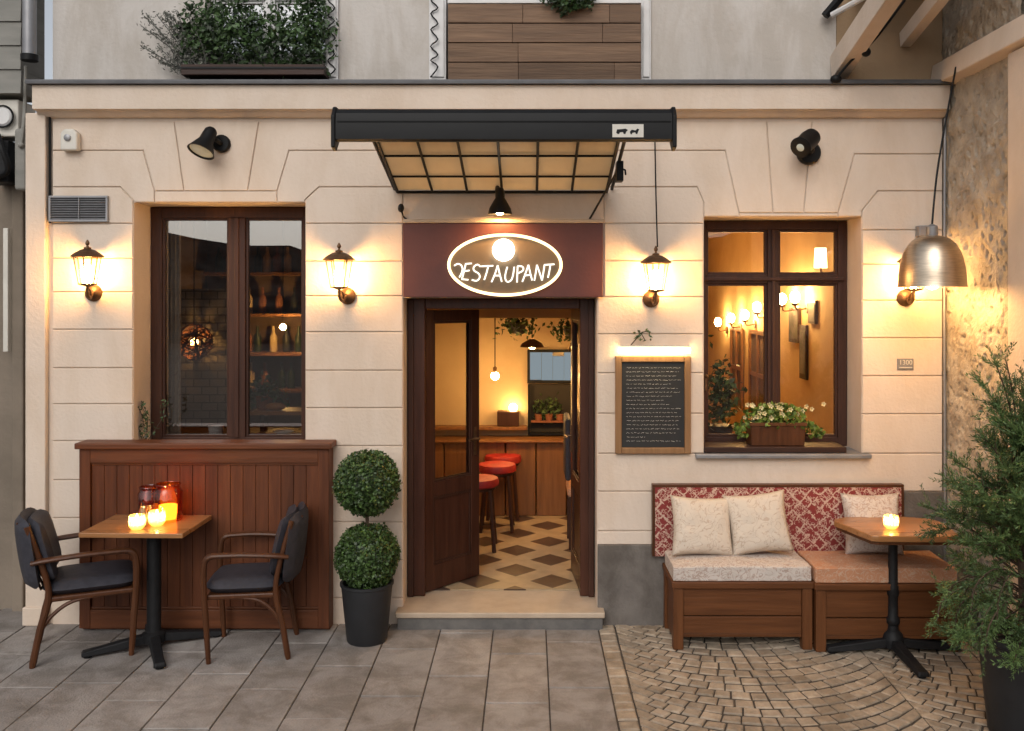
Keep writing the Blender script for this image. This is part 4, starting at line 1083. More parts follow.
# ================================================================== TABLES
def pedestal(t, c, ang, hub, L_, m, top_z, ornate):
    cx, cy = c
    bm = new()
    if ornate:
        lathe(bm, [(.06, .03), (.065, .07), (.055, .11), (.034, .13), (.03, .16), (.04, .175), (.04, .20), (.03, .215), (.028, .33), (.036, .345), (.036, .40), (.028, .42), (.027, top_z - .03), (.07, top_z - .012), (.07, top_z - .001)], (cx, cy, 0), 20)
    else:
        lathe(bm, [(.07, .035), (.07, .085), (.045, .10), (.042, .12), (.042, top_z - .03), (.09, top_z - .02), (.09, top_z - .001)], (cx, cy, 0), 24)
    build('column', bm, m, t, smooth=True)
    for k in range(4):
        mx = Matrix.Translation((cx, cy, 0)) @ Matrix.Rotation(R(ang + 90 * k), 4, 'Z')
        bm = new()
        prof = [(.05, .085, .035), (.15, .072, .034), (L_ - .08, .048, .032), (L_ - .01, .040, .036), (L_, .03, .030)]
        rings = []
        for x, zt, hw in prof:
            zb = zt - .05 if x < L_ - .09 else .012
            rings.append([bm.verts.new(mx @ Vector((x, y, z))) for y, z in ((-hw, zb), (hw, zb), (hw * .8, zt), (-hw * .8, zt))])
        for a, b in zip(rings, rings[1:]):
            for i in range(4): bm.faces.new((a[i], a[(i + 1) % 4], b[(i + 1) % 4], b[i]))
        bm.faces.new(rings[0]); bm.faces.new(rings[-1][::-1])
        ft = build('foot', bm, m, t, bevel=.006)
        bm = new(); lathe(bm, [(.024, 0), (.026, .006), (.02, .014)], mx @ Vector((L_ - .035, 0, 0)), 12); build('glide', bm, M['iron'], ft)
t1c = (-2.30, -.385)
t = thing('cafe_table', 'square wooden cafe table with candles and jars before the boarded counter', 'table', (*t1c, 0), 0, 'cafe tables')
bm = new(); box(bm, -.305, .315, -.235, .225, .722, .75, Matrix.Translation((-2.345, -.375, 0)) @ Matrix.Rotation(R(-1.5), 4, 'Z')); build('tabletop', bm, M['tabletop'], t, bevel=.004)
bm = new(); box(bm, -.16, .16, -.16, .16, .708, .7205, Matrix.Translation((*t1c, 0))); build('top_plate', bm, M['iron'], t)
pedestal(t, t1c, 27, 0, .40, M['iron'], .708, False)
t2c = (2.19, -.46)
t = thing('cafe_table', 'wooden cafe table with cut corners and one candle before the bench', 'table', (*t2c, 0), 0, 'cafe tables')
o_ = [(1.885, -.31), (1.90, -.27), (1.985, -.215), (2.36, -.205), (2.50, -.26), (2.545, -.36), (2.50, -.64), (2.44, -.685), (2.02, -.675), (1.985, -.66)]
bm = new(); hprism(bm, o_, .715, .752); build('tabletop', bm, M['tabletop'], t, bevel=.006)
cxy = (2.2, -.45)
bm = new(); hprism(bm, [(cxy[0] + (x - cxy[0]) * .965, cxy[1] + (y - cxy[1]) * .95) for x, y in o_], .697, .7145); build('edge_band', bm, M['chairwood'], t)
pedestal(t, t2c, 182, 0, .41, M['iron'], .695, True)

# candles and jars
def candle(x, y, z, r, h, label, group):
    t = thing('candle', label, 'candle', (x, y, z), 0, group)
    bm = new(); lathe(bm, [(r * .7, .001), (r * .98, h * .2), (r * 1.08, h * .55), (r * .98, h * .95), (r * .93, h * .95), (r * 1.02, h * .55), (r * .92, h * .22), (r * .6, .006)], (x, y, z), 24); build('cup', bm, M['votive'], t, smooth=True)
    bm = new(); lathe(bm, [(r * .6, .008), (r * .82, h * .2), (r * .86, h * .34), (.002, h * .36)], (x, y, z), 20); build('wax', bm, M['waxglow'], t, smooth=True)
    bm = new(); lathe(bm, [(.001, h * .37), (.008, h * .48), (.010, h * .6), (.005, h * .85), (.001, h * 1.02)], (x, y, z), 12); build('flame', bm, M['flame'], t, smooth=True)
v = P(137, 521, -.51); candle(v.x, -.51, .75, .046, .088, 'small lit candle nearest the front edge of the left table', 'lit candles')
v = P(157, 515, -.42); candle(v.x, -.42, .75, .048, .092, 'lit candle between the front candle and the amber jar', 'lit candles')
candle(PX(891, -.5), -.5, .752, .042, .08, 'lit candle alone on the table by the bench', 'lit candles')
def jar(px_, y, r, h, m, label, fill=None):
    x = PX(px_, y); t = thing('glass_jar', label, 'jar', (x, y, .75), 0, 'glass jars on the left table')
    bm = new(); lathe(bm, [(r * .92, .001), (r, .012), (r, h * .8), (r * .82, h * .9), (r * .84, h), (r * .78, h), (r * .76, h * .9), (r * .93, h * .78), (r * .93, .015), (r * .5, .008)], (x, y, .75), 28); build('body', bm, m, t, smooth=True)
    bm = new(); pts = [(x + r * .86 * math.cos(k * .3), y + r * .86 * math.sin(k * .3), .75 + h) for k in range(21)]
    tube(bm, pts + pts[:1], .004, 6); build('rim', bm, m, t, smooth=True)
    if fill:
        bm = new(); lathe(bm, [(r * .55, .01), (r * .6, h * .2), (r * .62, h * .42), (r * .2, h * .45)], (x, y, .75), 16); build('wax', bm, M['waxglow'], t, smooth=True)
jar(168, -.29, .088, .225, M['jar'], 'wide amber glass jar glowing at the back of the left table', True)
jar(149, -.255, .066, .20, M['jarpurple'], 'dim purple-brown glass jar behind the candles') if 'jarpurple' in M else None
x = PX(143, -.45)
bm = new(); lathe(bm, [(.026, .001), (.03, .03), (.022, .10), (.012, .125), (.013, .15), (.010, .15), (.009, .125), (.019, .10), (.026, .03)], (x, -.45, .75), 18)
single('carafe', bm, M['clearglass'], 'little clear glass bottle standing behind the front candle', 'bottle', org=(x, -.45, .75), smooth=True)

# ================================================================== CORNER BENCH
def pillow_mesh(bm, mx, a, b, th):
    n = 22; g = []
    for s in (1, -1):
        rows_ = []
        for i in range(n + 1):
            r = []
            for k in range(n + 1):
                u = -1 + 2 * i / n; v = -1 + 2 * k / n
                e = max(0, (1 - u ** 4) * (1 - v ** 4)) ** .55
                wob = noise.noise(Vector((u * 2.1 + a * 40, v * 2.1, s * 3))) * .012 * e
                x = u * a * (1 - .09 * (1 - v * v) * u * u); y = v * b * (1 - .09 * (1 - u * u) * v * v)
                r.append(bm.verts.new(mx @ Vector((x, y, s * th / 2 * e + wob))))
            rows_.append(r)
        g.append(rows_)
    for q, rows_ in enumerate(g):
        for i in range(n):
            for k in range(n):
                f = (rows_[i][k], rows_[i + 1][k], rows_[i + 1][k + 1], rows_[i][k + 1]); bm.faces.new(f if q == 0 else f[::-1])
    bmesh.ops.remove_doubles(bm, verts=bm.verts[:], dist=.0008)
def pad_box(name, x0, x1, y0, y1, z0, z1, m, parent, bev=.025):
    bm = new(); box(bm, x0, x1, y0, y1, z0, z1)
    bmesh.ops.subdivide_edges(bm, edges=bm.edges[:], cuts=14, use_grid_fill=True)
    for v in bm.verts:
        u = (v.co.x - x0) / (x1 - x0); w_ = (v.co.y - y0) / (y1 - y0)
        if v.co.z > (z0 + z1) / 2: v.co.z += .016 * max(0, 4 * u * (1 - u)) ** .5 * max(0, 4 * w_ * (1 - w_)) ** .5 + noise.noise(v.co * 7) * .005
        if v.co.y < y0 + .002: v.co.y += noise.noise(v.co * 9) * .008
    return build(name, bm, m, parent, bevel=bev, smooth=True, angle=50, seg=3)
def bench(x0, x1, yf, label, cm, paneled):
    t = thing('storage_bench', label, 'bench', ((x0 + x1) / 2, yf / 2, 0), 0, 'storage benches by the wall')
    ps = .062; zt = .412
    for x in (x0, x1 - ps):
        bm = new(); box(bm, x, x + ps, yf, yf + .06, .0, zt - .04); build('leg', bm, M['benchwood_z'], t, bevel=.004)
        bm = new(); box(bm, x, x + ps, -.09, -.03, .0, zt - .04); build('leg', bm, M['benchwood_z'], t, bevel=.004)
    bm = new(); box(bm, x0 - .008, x1 + .008 if paneled else x1, yf - .010, -.03, zt - .039, zt - .001); build('top_rail', bm, M['benchwood'], t, bevel=.004)
    bm = new(); zm = .20
    box(bm, x0 + ps, x1 - ps, yf + .014, yf + .034, .095, zm - .003); box(bm, x0 + ps, x1 - ps, yf + .018, yf + .034, zm + .003, zt - .0405)
    box(bm, x0 + .014, x0 + .034, yf + .06, -.09, .03, zt - .0405); box(bm, x1 - .034, x1 - .014, yf + .06, -.09, .03, zt - .0405)
    build('panel', bm, M['benchwood'], t, bevel=.003)
    bm = new(); box(bm, x0 + ps, x1 - ps, yf + .016, yf + .05, .072, .0945); build('bottom_rail', bm, M['benchwood'], t, bevel=.003)
    pad_box('seat_cushion', x0 + .002, x1 - .002, yf + .012, -.075, zt, zt + .088, cm, t)
    return t
bench(.868, 1.712, -.44, 'wooden storage bench with a pale printed seat cushion and two pillows on it', M['cushion'], True)
bench(1.722, 2.58, -.475, 'wooden storage bench with a printed seat cushion tinted orange for lamplight, behind the candle table', M['cushion_lamplit_tan'], False)
bkx0, bkx1 = PX(652, -.05), PX(903, -.05)
bkz0, bkz1 = .46, PZ(484, -.05)
t = thing('bench_backrest', 'red lattice-patterned padded back panel on the wall above the benches', 'backrest panel', ((bkx0 + bkx1) / 2, -.03, bkz0))
bm = new(); f = .018
box(bm, bkx0, bkx1, -.068, -.019, bkz1 - f, bkz1); box(bm, bkx0, bkx0 + f, -.068, -.019, bkz0, bkz1 - f); box(bm, bkx1 - f, bkx1, -.068, -.019, bkz0, bkz1 - f)
build('frame', bm, M['chairwood'], t, bevel=.003)
bm = new(); box(bm, bkx0 + f, bkx1 - f, -.062, -.0195, bkz0, bkz1 - f - .001)
bmesh.ops.subdivide_edges(bm, edges=bm.edges[:], cuts=10, use_grid_fill=True)
for v in bm.verts:
    if v.co.y < -.06:
        u = (v.co.x - bkx0) / (bkx1 - bkx0); w_ = (v.co.z - bkz0) / (bkz1 - bkz0)
        v.co.y -= .022 * max(0, 4 * u * (1 - u)) ** .3 * max(0, 4 * w_ * (1 - w_)) ** .5 + noise.noise(v.co * 6) * .004
build('padding', bm, M['fabric_red'], t, smooth=True)
for (px_, py_, y, w_, h_, rz_, lean, roll, lb, m_) in (
    (702, 526, -.185, .200, .188, 4, 20, -3, 'cream printed pillow, leftmost on the bench', 'pillow'),
    (758, 523, -.19, .195, .192, -6, 18, 7, 'cream printed pillow with a raised corner, leaning beside the leftmost one', 'pillow'),
    (872, 524, -.165, .185, .195, -3, 12, 1, 'pale greyish pillow behind the candle table, on the lamplight-tinted cushion', 'cushion')):
    v = P(px_, py_, y)
    mx = Matrix.Translation((0, 0, 0)) @ Matrix.Rotation(R(rz_), 4, 'Z') @ Matrix.Rotation(R(90 - lean), 4, 'X') @ Matrix.Rotation(R(roll), 4, 'Z')
    bm = new(); pillow_mesh(bm, mx, w_, h_, .14)
    o = build('pillow', bm, M[m_], smooth=True, angle=80); o.location = v; tag(o, lb, 'pillow', 'pillows on the benches')

# ================================================================== TOPIARY
tx, ty = PX(367, -.28), -.28
t = thing('topiary', 'clipped two-ball boxwood topiary in a charcoal pot, left of the door', 'topiary', (tx, ty, 0))
bm = new(); lathe(bm, [(.118, 0), (.125, .01), (.158, .345), (.166, .35), (.166, .365), (.150, .365), (.146, .32)], (tx, ty, 0), 36); build('pot', bm, M['potblack'], t, smooth=True, angle=40)
bm = new(); lathe(bm, [(.001, .325), (.147, .322)], (tx, ty, 0), 24, closed=False); build('soil', bm, M['soil'], t)
bm = new(); tube(bm, [(tx, ty, .32), (tx + .004, ty, .6), (tx - .004, ty, 1.0)], .011, 8); build('trunk', bm, M['bark'], t, smooth=True)
for zc, r in ((PZ(483, ty), .205), (PZ(556, ty), .203)):
    bm = new(); tl = tone_layer(bm)
    for k in range(7500):
        d = Vector((random.gauss(0, 1), random.gauss(0, 1), random.gauss(0, 1))).normalized()
        lump = 1 + .06 * noise.noise(d * 3 + Vector((zc, 0, 0))) + .05 * noise.noise(d * 9)
        rr_ = r * lump * random.uniform(.82, 1.0) * (1.05 if random.random() < .04 else 1)
        leaf(bm, Vector((tx, ty, zc)) + d * rr_, random.uniform(.013, .027), tl, nrm=d, asp=.7, tv=min(1, max(0, .5 + .9 * noise.noise(d * 7) + random.gauss(0, .18))))
    ball(bm, (tx, ty, zc), r * .83, 24, 16)
    build('foliage_ball', bm, M['boxleaf'], t)

# ================================================================== FOREGROUND CONIFER
fx, fy = 2.43, -1.50
t = thing('potted_conifer', 'feathery green conifer in a dark planter at the lower right', 'conifer', (fx, fy, 0))
bm = new(); lathe(bm, [(.165, 0), (.17, .01), (.215, .46), (.225, .465), (.225, .49), (.205, .49), (.2, .44)], (fx, fy, 0), 36); build('planter', bm, M['potblack'], t, smooth=True, angle=40)
bm = new(); lathe(bm, [(.001, .45), (.201, .445)], (fx, fy, 0), 24, closed=False); build('soil', bm, M['soil'], t)
bm = new(); tube(bm, smoothpath([(fx, fy, .44), (fx - .02, fy, .9), (fx - .03, fy + .02, 1.2), (fx - .05, fy + .02, 1.52)], 5), [.028 - .0016 * i for i in range(16)], 8)
wood_bm = bm
bm = new(); tl = tone_layer(bm)
rr = random.Random(11)
def needle_spray(p0, p1, ln, dens, tv):
    p0, p1 = Vector(p0), Vector(p1); d = (p1 - p0); L = d.length; d.normalize()
    n = max(3, int(L * dens))
    for i in range(n):
        p = p0.lerp(p1, i / n)
        side = Vector((rr.gauss(0, 1), rr.gauss(0, 1), rr.gauss(0, 1))); side = (side - d * side.dot(d)).normalized()
        dd = (d * .9 + side * .75 + Vector((0, 0, .12))).normalized(); l = ln * rr.uniform(.6, 1.1)
        leaf(bm, p + dd * l * .5, l, tl, asp=.22, tv=min(1, max(0, tv + rr.gauss(0, .15))), direction=dd)
for k in range(106):
    f = rr.random() ** .85
    z = .50 + f * .98
    az = rr.uniform(0, 2 * math.pi)
    reach = (.46 * (1 - f) ** .8 + .05) * rr.uniform(.65, 1.1)
    rise = rr.uniform(.0, .22) * (1 + f) - (.16 if f < .25 else 0)
    base = Vector((fx - .03 * f * 1.3, fy, z)); out = Vector((math.cos(az), math.sin(az), 0))
    if base.x + out.x * reach > 2.66: reach = max(.05, (2.66 - base.x) / max(.05, out.x))
    pts = smoothpath([base, base + out * reach * .4 + Vector((0, 0, rise * .5)), base + out * reach * .8 + Vector((0, 0, rise * .85)), base + out * reach * 1.05 + Vector((0, 0, rise * (1.0 if f > .3 else .7)))], 4)
    tube(wood_bm, pts, [.0065 - .0004 * i for i in range(len(pts))], 4)
    tv = .5 + rr.uniform(-.3, .3)
    nt_ = int(14 + reach * 62)
    for q in range(nt_):
        u = rr.uniform(.12, 1) * (len(pts) - 1); i = min(int(u), len(pts) - 2); p = pts[i].lerp(pts[i + 1], u - i)
        d = (pts[i + 1] - pts[i]).normalized()
        s = Vector((rr.gauss(0, 1), rr.gauss(0, 1), rr.gauss(0, .7))).normalized()
        dr = (d * .8 + s * .75 + Vector((0, 0, rr.uniform(-.15, .35)))).normalized()
        needle_spray(p, p + dr * rr.uniform(.05, .12), .026, 300, tv)
    needle_spray(pts[-3], pts[-1], .022, 420, tv)
for dx, dz in ((0, 0), (.05, -.12), (-.05, -.16), (.1, -.24), (-.1, -.3)):
    a = Vector((fx - .05 + dx, fy + .02, 1.22 + dz)); b = a + Vector((dx * .5 - .02, 0, .42))
    tube(wood_bm, [a, b], [.006, .002], 5)
    for q in range(26):
        u = rr.random(); p = a.lerp(b, u); s = Vector((rr.gauss(0, 1), rr.gauss(0, 1), .9)).normalized()
        needle_spray(p, p + s * .08 * (1.1 - u * .7), .018, 320, .5)
    needle_spray(a, b, .022, 300, .5)
for k in range(22):      # lower drooping feathers to the street side and left
    az = rr.uniform(R(120), R(300)); out = Vector((math.cos(az), math.sin(az), 0)); z = rr.uniform(.5, .75)
    base = Vector((fx, fy, z)); L_ = rr.uniform(.24, .42)
    pts = smoothpath([base, base + out * L_ * .5 + Vector((0, 0, .06)), base + out * L_ * .9 + Vector((0, 0, -.02)), base + out * L_ + Vector((0, 0, -.14))], 4)
    tube(wood_bm, pts, .004, 4)
    for q in range(18):
        u = rr.uniform(.25, 1) * (len(pts) - 1); i = min(int(u), len(pts) - 2); p = pts[i].lerp(pts[i + 1], u - i); d = (pts[i + 1] - pts[i]).normalized()
        s = Vector((rr.gauss(0, 1), rr.gauss(0, 1), rr.gauss(0, .6))).normalized()
        needle_spray(p, p + (d * .8 + s * .6 + Vector((0, 0, -.2))).normalized() * rr.uniform(.06, .12), .021, 300, .55)
build('foliage', bm, M['fir'], t)
build('trunk', wood_bm, M['bark'], t, smooth=True)

# ================================================================== WINDOW-SILL PLANTS
a, b = P(748, 447, .12), P(803, 424, .12)
zs = RWZ0 + .042
t = thing('flower_trough', 'brown wooden trough of cream flowers on the right window sill', 'flower box', ((a.x + b.x) / 2, .12, zs))
bm = new()
prism(bm, [(a.x + .01, zs), (b.x - .01, zs), (b.x, zs + .15), (a.x, zs + .15)], .05, .064); prism(bm, [(a.x + .01, zs), (b.x - .01, zs), (b.x, zs + .15), (a.x, zs + .15)], .19, .204)
box(bm, a.x + .006, a.x + .02, .064, .19, zs + .001, zs + .149); box(bm, b.x - .02, b.x - .006, .064, .19, zs + .001, zs + .149); box(bm, a.x + .02, b.x - .02, .064, .19, zs + .002, zs + .12)
build('trough', bm, M['chairwood'], t, bevel=.003)
bm = new(); box(bm, a.x - .006, b.x + .006, .044, .049, zs + .13, zs + .152); build('lip', bm, M['benchwood'], t, bevel=.002)
bm = new(); tl = tone_layer(bm); pb = new(); xc = (a.x + b.x) / 2
for k in range(900):
    x = xc + random.gauss(0, .15); x = min(max(x, a.x - .07), b.x + .11)
    hgt = .13 * (1 - ((x - xc) / .34) ** 2); z = zs + .14 + random.uniform(-.03, max(.03, hgt)) - (.06 if x < a.x - .02 or x > b.x + .03 else 0)
    leaf(bm, (x, .12 + random.gauss(0, .045), z), random.uniform(.022, .045), tl, asp=.7)
for k in range(34):
    x = xc + random.gauss(0, .12); z = zs + .15 + random.uniform(.02, .13)
    c = Vector((x, .05 + random.uniform(-.03, .08), z))
    for q in range(5):
        d = Vector((math.cos(q * 1.257), -.4, math.sin(q * 1.257))); s_ = Vector((-math.sin(q * 1.257), 0, math.cos(q * 1.257)))
        vs = [pb.verts.new(c + d * .002), pb.verts.new(c + d * .011 + s_ * .006), pb.verts.new(c + d * .018), pb.verts.new(c + d * .011 - s_ * .006)]; pb.faces.new(vs)
build('foliage', bm, M['leaf_bright'], t); build('blossom', pb, M['petal'], t)
def sprig(px_, py_, y, n, spread, h, label, m):
    v = P(px_, py_, y); t = thing('sprig', label, 'plant', v, 0); s = new(); bm = new(); tl = tone_layer(bm)
    for k in range(n):
        e = v + Vector((random.gauss(0, spread), random.gauss(0, .03), random.uniform(.3, 1) * h)); pts = smoothpath([v, v.lerp(e, .5) + Vector((random.gauss(0, .02), 0, .03)), e], 5); tube(s, pts, .0022, 4)
        for p in pts[2:]:
            for q in range(3): leaf(bm, p + Vector((random.gauss(0, .012), random.gauss(0, .012), random.gauss(0, .012))), random.uniform(.02, .034), tl, asp=.4)
    build('stem', s, M['bark'], t); build('foliage', bm, m, t)
sprig(146, 443, .10, 7, .06, .33, 'thin leafy sprigs rising from the counter top at the corner of the tall window', M['leaf_dark'])

# ================================================================== UPPER PLANTERS
def bush(bm, tl, c, rx, ry, rz_, n, size, seed):
    for k in range(n):
        d = Vector((random.gauss(0, 1), random.gauss(0, 1), random.gauss(0, 1))).normalized()
        l = random.random() ** .4 * (1 + .35 * noise.noise(d * 2.3 + Vector((seed, 0, 0))) + .2 * noise.noise(d * 6 + Vector((0, seed, 0))))
        p = Vector(c) + Vector((d.x * rx, d.y * ry, d.z * rz_)) * l
        if p.y > .05: p.y = .05 - random.random() * .05
        leaf(bm, p, size * random.uniform(.6, 1.3), tl, asp=.5, tv=min(1, max(0, .5 + noise.noise(p * 9) + random.gauss(0, .2))))
x0, x1 = PX(184, -.06), PX(326, -.06)
t = thing('window_box', 'dark trough on the ledge packed with bushy green plants, upper left', 'window box', ((x0 + x1) / 2, -.05, 3.56))
bm = new(); box(bm, x0, x1, -.115, .03, 3.562, 3.63); build('trough', bm, M['darkwood_x'], t, bevel=.004)
bm = new(); box(bm, x0 - .01, x1 + .01, -.122, -.116, 3.60, 3.612); build('rail', bm, M['blackmetal'], t)
bm = new(); tl = tone_layer(bm)
for k in range(11):
    x = x0 + (x1 - x0) * (k + .5) / 11
    bush(bm, tl, (x, -.03, 3.80 + random.uniform(-.03, .06)), .12, .10, .23 + random.uniform(-.06, .06), 380, .040, k)
bush(bm, tl, (x1 - .12, -.02, 4.02), .12, .09, .16, 500, .035, 40); bush(bm, tl, (x0 + .25, -.02, 3.98), .22, .09, .17, 420, .035, 44)
for k in range(24):
    b0 = Vector((random.uniform(x0, x1), -.05, 3.8)); e = b0 + Vector((random.gauss(-.02, .1), -.02, random.uniform(.2, .42)))
    for q in range(14): leaf(bm, b0.lerp(e, q / 14) + Vector((random.gauss(0, .012), random.gauss(0, .012), 0)), .026, tl, asp=.45)
build('foliage', bm, M['leaf_dark'], t)
v = P(196, 74, -.07)
t = thing('silver_shrub', 'silvery wiry shrub leaning left from the end of the window box', 'shrub', v)
s = new(); bm = new(); tl = tone_layer(bm)
for k in range(26):
    ex = random.uniform(136, 190); ey = 74 - random.uniform(.15, 1) * 66 * (1 if ex > 150 else .95)
    e = P(ex, ey, -.07 + random.uniform(-.03, .05)); v0 = v + Vector((random.uniform(-.12, .08), random.uniform(-.02, .04), 0))
    pts = smoothpath([v0, v0.lerp(e, .5) + Vector((.03, 0, -.01)), e], 6); tube(s, pts, .003, 4)
    for p in pts[3:]:
        for q in range(7): leaf(bm, p + Vector((random.gauss(0, .014), random.gauss(0, .014), random.gauss(0, .014))), .024, tl, asp=.4)
build('stem', s, M['leaf_grey'], t); build('foliage', bm, M['leaf_grey'], t)

x0, x1 = PX(448, -.04), PX(641, -.04); z0, z1 = PZ(82, -.04), PZ(4, -.04)
t = thing('plank_planter', 'weathered wooden plank planter on the ledge over the awning', 'planter', ((x0 + x1) / 2, -.02, z0))
bm = new(); tl = tone_layer(bm); n = 4; random.seed(3)
for i in range(n):
    h_ = (z1 - z0) / n
    xa = x0
    while xa < x1 - .01:
        xb = min(x1, xa + random.uniform(.35, .8))
        if x1 - xb < .15: xb = x1
        k0 = len(bm.faces); box(bm, xa + .001, xb - .001, -.05 + random.uniform(0, .004), -.02, z0 + i * h_ + .003, z0 + (i + 1) * h_ - .003); bm.faces.ensure_lookup_table(); set_tone(bm.faces[k0:], tl, random.random()); xa = xb
build('planking', bm, M['plankwood'], t, bevel=.003)
bm = new(); box(bm, x0 - .002, x1 + .002, -.055, .05, z1 + .001, z1 + .025); build('top_rail', bm, M['whitemetal'], t, bevel=.003)
bm = new(); box(bm, x0, x1, -.019, .05, z0 + .002, z1); build('back_board', bm, M['plankwood'], t)
v = P(570, 4, -.05)
t = thing('trailing_plant', 'small green plant trailing over the top of the plank planter', 'plant', (v.x, v.y, v.z + .03))
bm = new(); tl = tone_layer(bm); bush(bm, tl, (v.x, -.09, v.z + .02), .17, .06, .09, 900, .034, 3); build('foliage', bm, M['leaf_dark'], t)
# ================================================================== DOOR ROOM
YBK = 2.75
x0, x1 = -1.07, PX(556, 2.45)
ct = thing('bar_counter', 'wood panelled counter at the back of the room behind the red stools', 'counter', (-.3, 2.6, FZ))
zc = PZ(441, 2.4)
bm = new()
n = 6
for i in range(n):
    a = x0 + (.62 - x0) * i / n; b = x0 + (.62 - x0) * (i + 1) / n
    box(bm, a + .004, b - .006, 2.44, 2.6, FZ, zc - .0185)
build('front_panel', bm, M['barwood'], ct, bevel=.008)
bm = new(); box(bm, x0, .615, 2.40, 2.74, zc - .018, zc); build('top', bm, M['barwood'], ct, bevel=.005)
def stool(px_, py_, seat_py, label, first=None):
    d = F * (CAM.z - FZ) / (py_ - CY); y = d + CAM.y; x = (px_ - CX) * d / F
    if first is not None:
        o = copy_tree(first); o.location = (x, y, FZ); o['label'] = label; return o
    t = thing('bar_stool', label, 'stool', (0, 0, 0), 0, 'red stools inside the door')
    bm = new(); lathe(bm, [(.15, .50), (.165, .51), (.17, .54), (.16, .565), (.10, .575)], (0, 0, 0), 24); build('seat', bm, M['red'], t, smooth=True, local=True)
    bm = new(); lathe(bm, [(.14, .475), (.145, .499)], (0, 0, 0), 20); build('seat_base', bm, M['darkwood'], t, local=True)
    for sx in (-1, 1):
        for sy in (-1, 1):
            bm = new(); tube(bm, [(sx * .135, sy * .135, 0), (sx * .10, sy * .10, .48)], .016, 8); build('leg', bm, M['darkwood'], t, local=True, smooth=True)
        bm = new(); tube(bm, [(sx * .12, -.12, .2), (sx * .12, .12, .2)], .009, 6); build('stretcher', bm, M['darkwood'], t, local=True)
    t.location = (x, y, FZ); return t
s1 = stool(478, 548, 485, 'red padded bar stool nearest the open door leaf')
stool(497, 529, 473, 'red padded bar stool in the middle of the row inside the door', s1)
stool(503, 517, 462, 'red padded bar stool farthest inside, close to the panelled counter', s1)
# dark chair at the right of the doorway
v = P(574, 545, 2.2); cxx, cyy = .50, 1.5
t = thing('dining_chair', 'dark tall-backed dining chair with a tan seat, inside right of the doorway', 'chair', (cxx, cyy, FZ), 0)
bm = new(); box(bm, cxx - .2, cxx + .19, cyy - .2, cyy + .2, FZ + .42, FZ + .49); build('seat', bm, M['cushion_lamplit_tan'], t, bevel=.02)
bm = new(); box(bm, cxx - .03, cxx + .02, cyy - .2, cyy + .2, FZ + .55, FZ + 1.05, Matrix.Translation((-.19, 0, 0))); build('backrest', bm, M['leather'], t, bevel=.02)
for sx in (-.17, .16):
    for sy in (-.17, .17):
        bm = new(); box(bm, cxx + sx - .02, cxx + sx + .02, cyy + sy - .02, cyy + sy + .02, FZ, FZ + .419); build('leg', bm, M['darkwood'], t, bevel=.004)
# pendants and lamps
def bulb_pendant(px_, py_, y, r, label):
    v = P(px_, py_, y); t = thing('pendant_bulb', label, 'pendant lamp', v, 0)
    bm = new(); ball(bm, v, r, 16, 10); build('bulb', bm, M['pendantglow'], t, smooth=True)
    bm = new(); tube(bm, [v + Vector((0, 0, r * .9)), Vector((v.x, v.y, 2.948))], .005, 6); build('cable', bm, M['blackmetal'], t)
    bm = new(); lathe(bm, [(.016, r * .8), (.018, r + .04), (.006, r + .05)], v, 10); build('socket', bm, M['bronze'], t)
bulb_pendant(495, 376, 2.1, .035, 'bare glowing bulb hanging on a long cable, seen through the open door')
def shade_pendant(px_, py_, y, r, label):
    v = P(px_, py_, y); t = thing('shade_pendant', label, 'pendant lamp', v, 0, 'shaded pendants inside the door')
    bm = new(); lathe(bm, [(r, 0), (r * .85, r * .3), (r * .35, r * .6), (.02, r * .7), (.016, r * .7), (r * .3, r * .55), (r * .8, r * .28), (r * .96, 0)], v, 24, closed=False); sh = build('shade', bm, M['bronze'], t, smooth=True)
    bm = new(); ball(bm, v + Vector((0, 0, r * .12)), r * .3, 12, 8); build('bulb', bm, M['pendantglow'], sh, smooth=True)
    bm = new(); tube(bm, [v + Vector((0, 0, r * .7)), Vector((v.x, v.y, 2.948))], .005, 6); build('cable', bm, M['blackmetal'], t)
shade_pendant(585, 350, 1.9, .15, 'wide shaded pendant glowing at the upper right of the doorway')
shade_pendant(532, 347, 1.7, .10, 'small shaded pendant in the middle of the doorway')
for px_, py_, lb in ((518, 328, 'dark trailing houseplant hung under the ceiling left of the shaded pendants'), (572, 333, 'dark trailing houseplant hung under the ceiling at the right side of the doorway')):
    v = P(px_, py_, 2.2); t = thing('hanging_plant', lb, 'plant', v)
    bm = new(); lathe(bm, [(.05, -.05), (.08, .04), (.07, .04)], v, 16); build('pot', bm, M['potblack'], t, smooth=True)
    bm = new(); tube(bm, [v + Vector((0, 0, .04)), Vector((v.x, v.y, 2.948))], .004, 5); build('cord', bm, M['blackmetal'], t)
    bm = new(); tl = tone_layer(bm)
    for k in range(240): leaf(bm, v + Vector((random.gauss(0, .085), random.gauss(0, .07), .03 + random.gauss(0, .05))), .05, tl)
    build('foliage', bm, M['leaf_dark'], t)
bm = new(); box(bm, -1.07, .61, 1.3, 1.42, PZ(318, 1.3), PZ(300, 1.3) + .15); struct('ceiling_beam', bm, M['warmwall'])
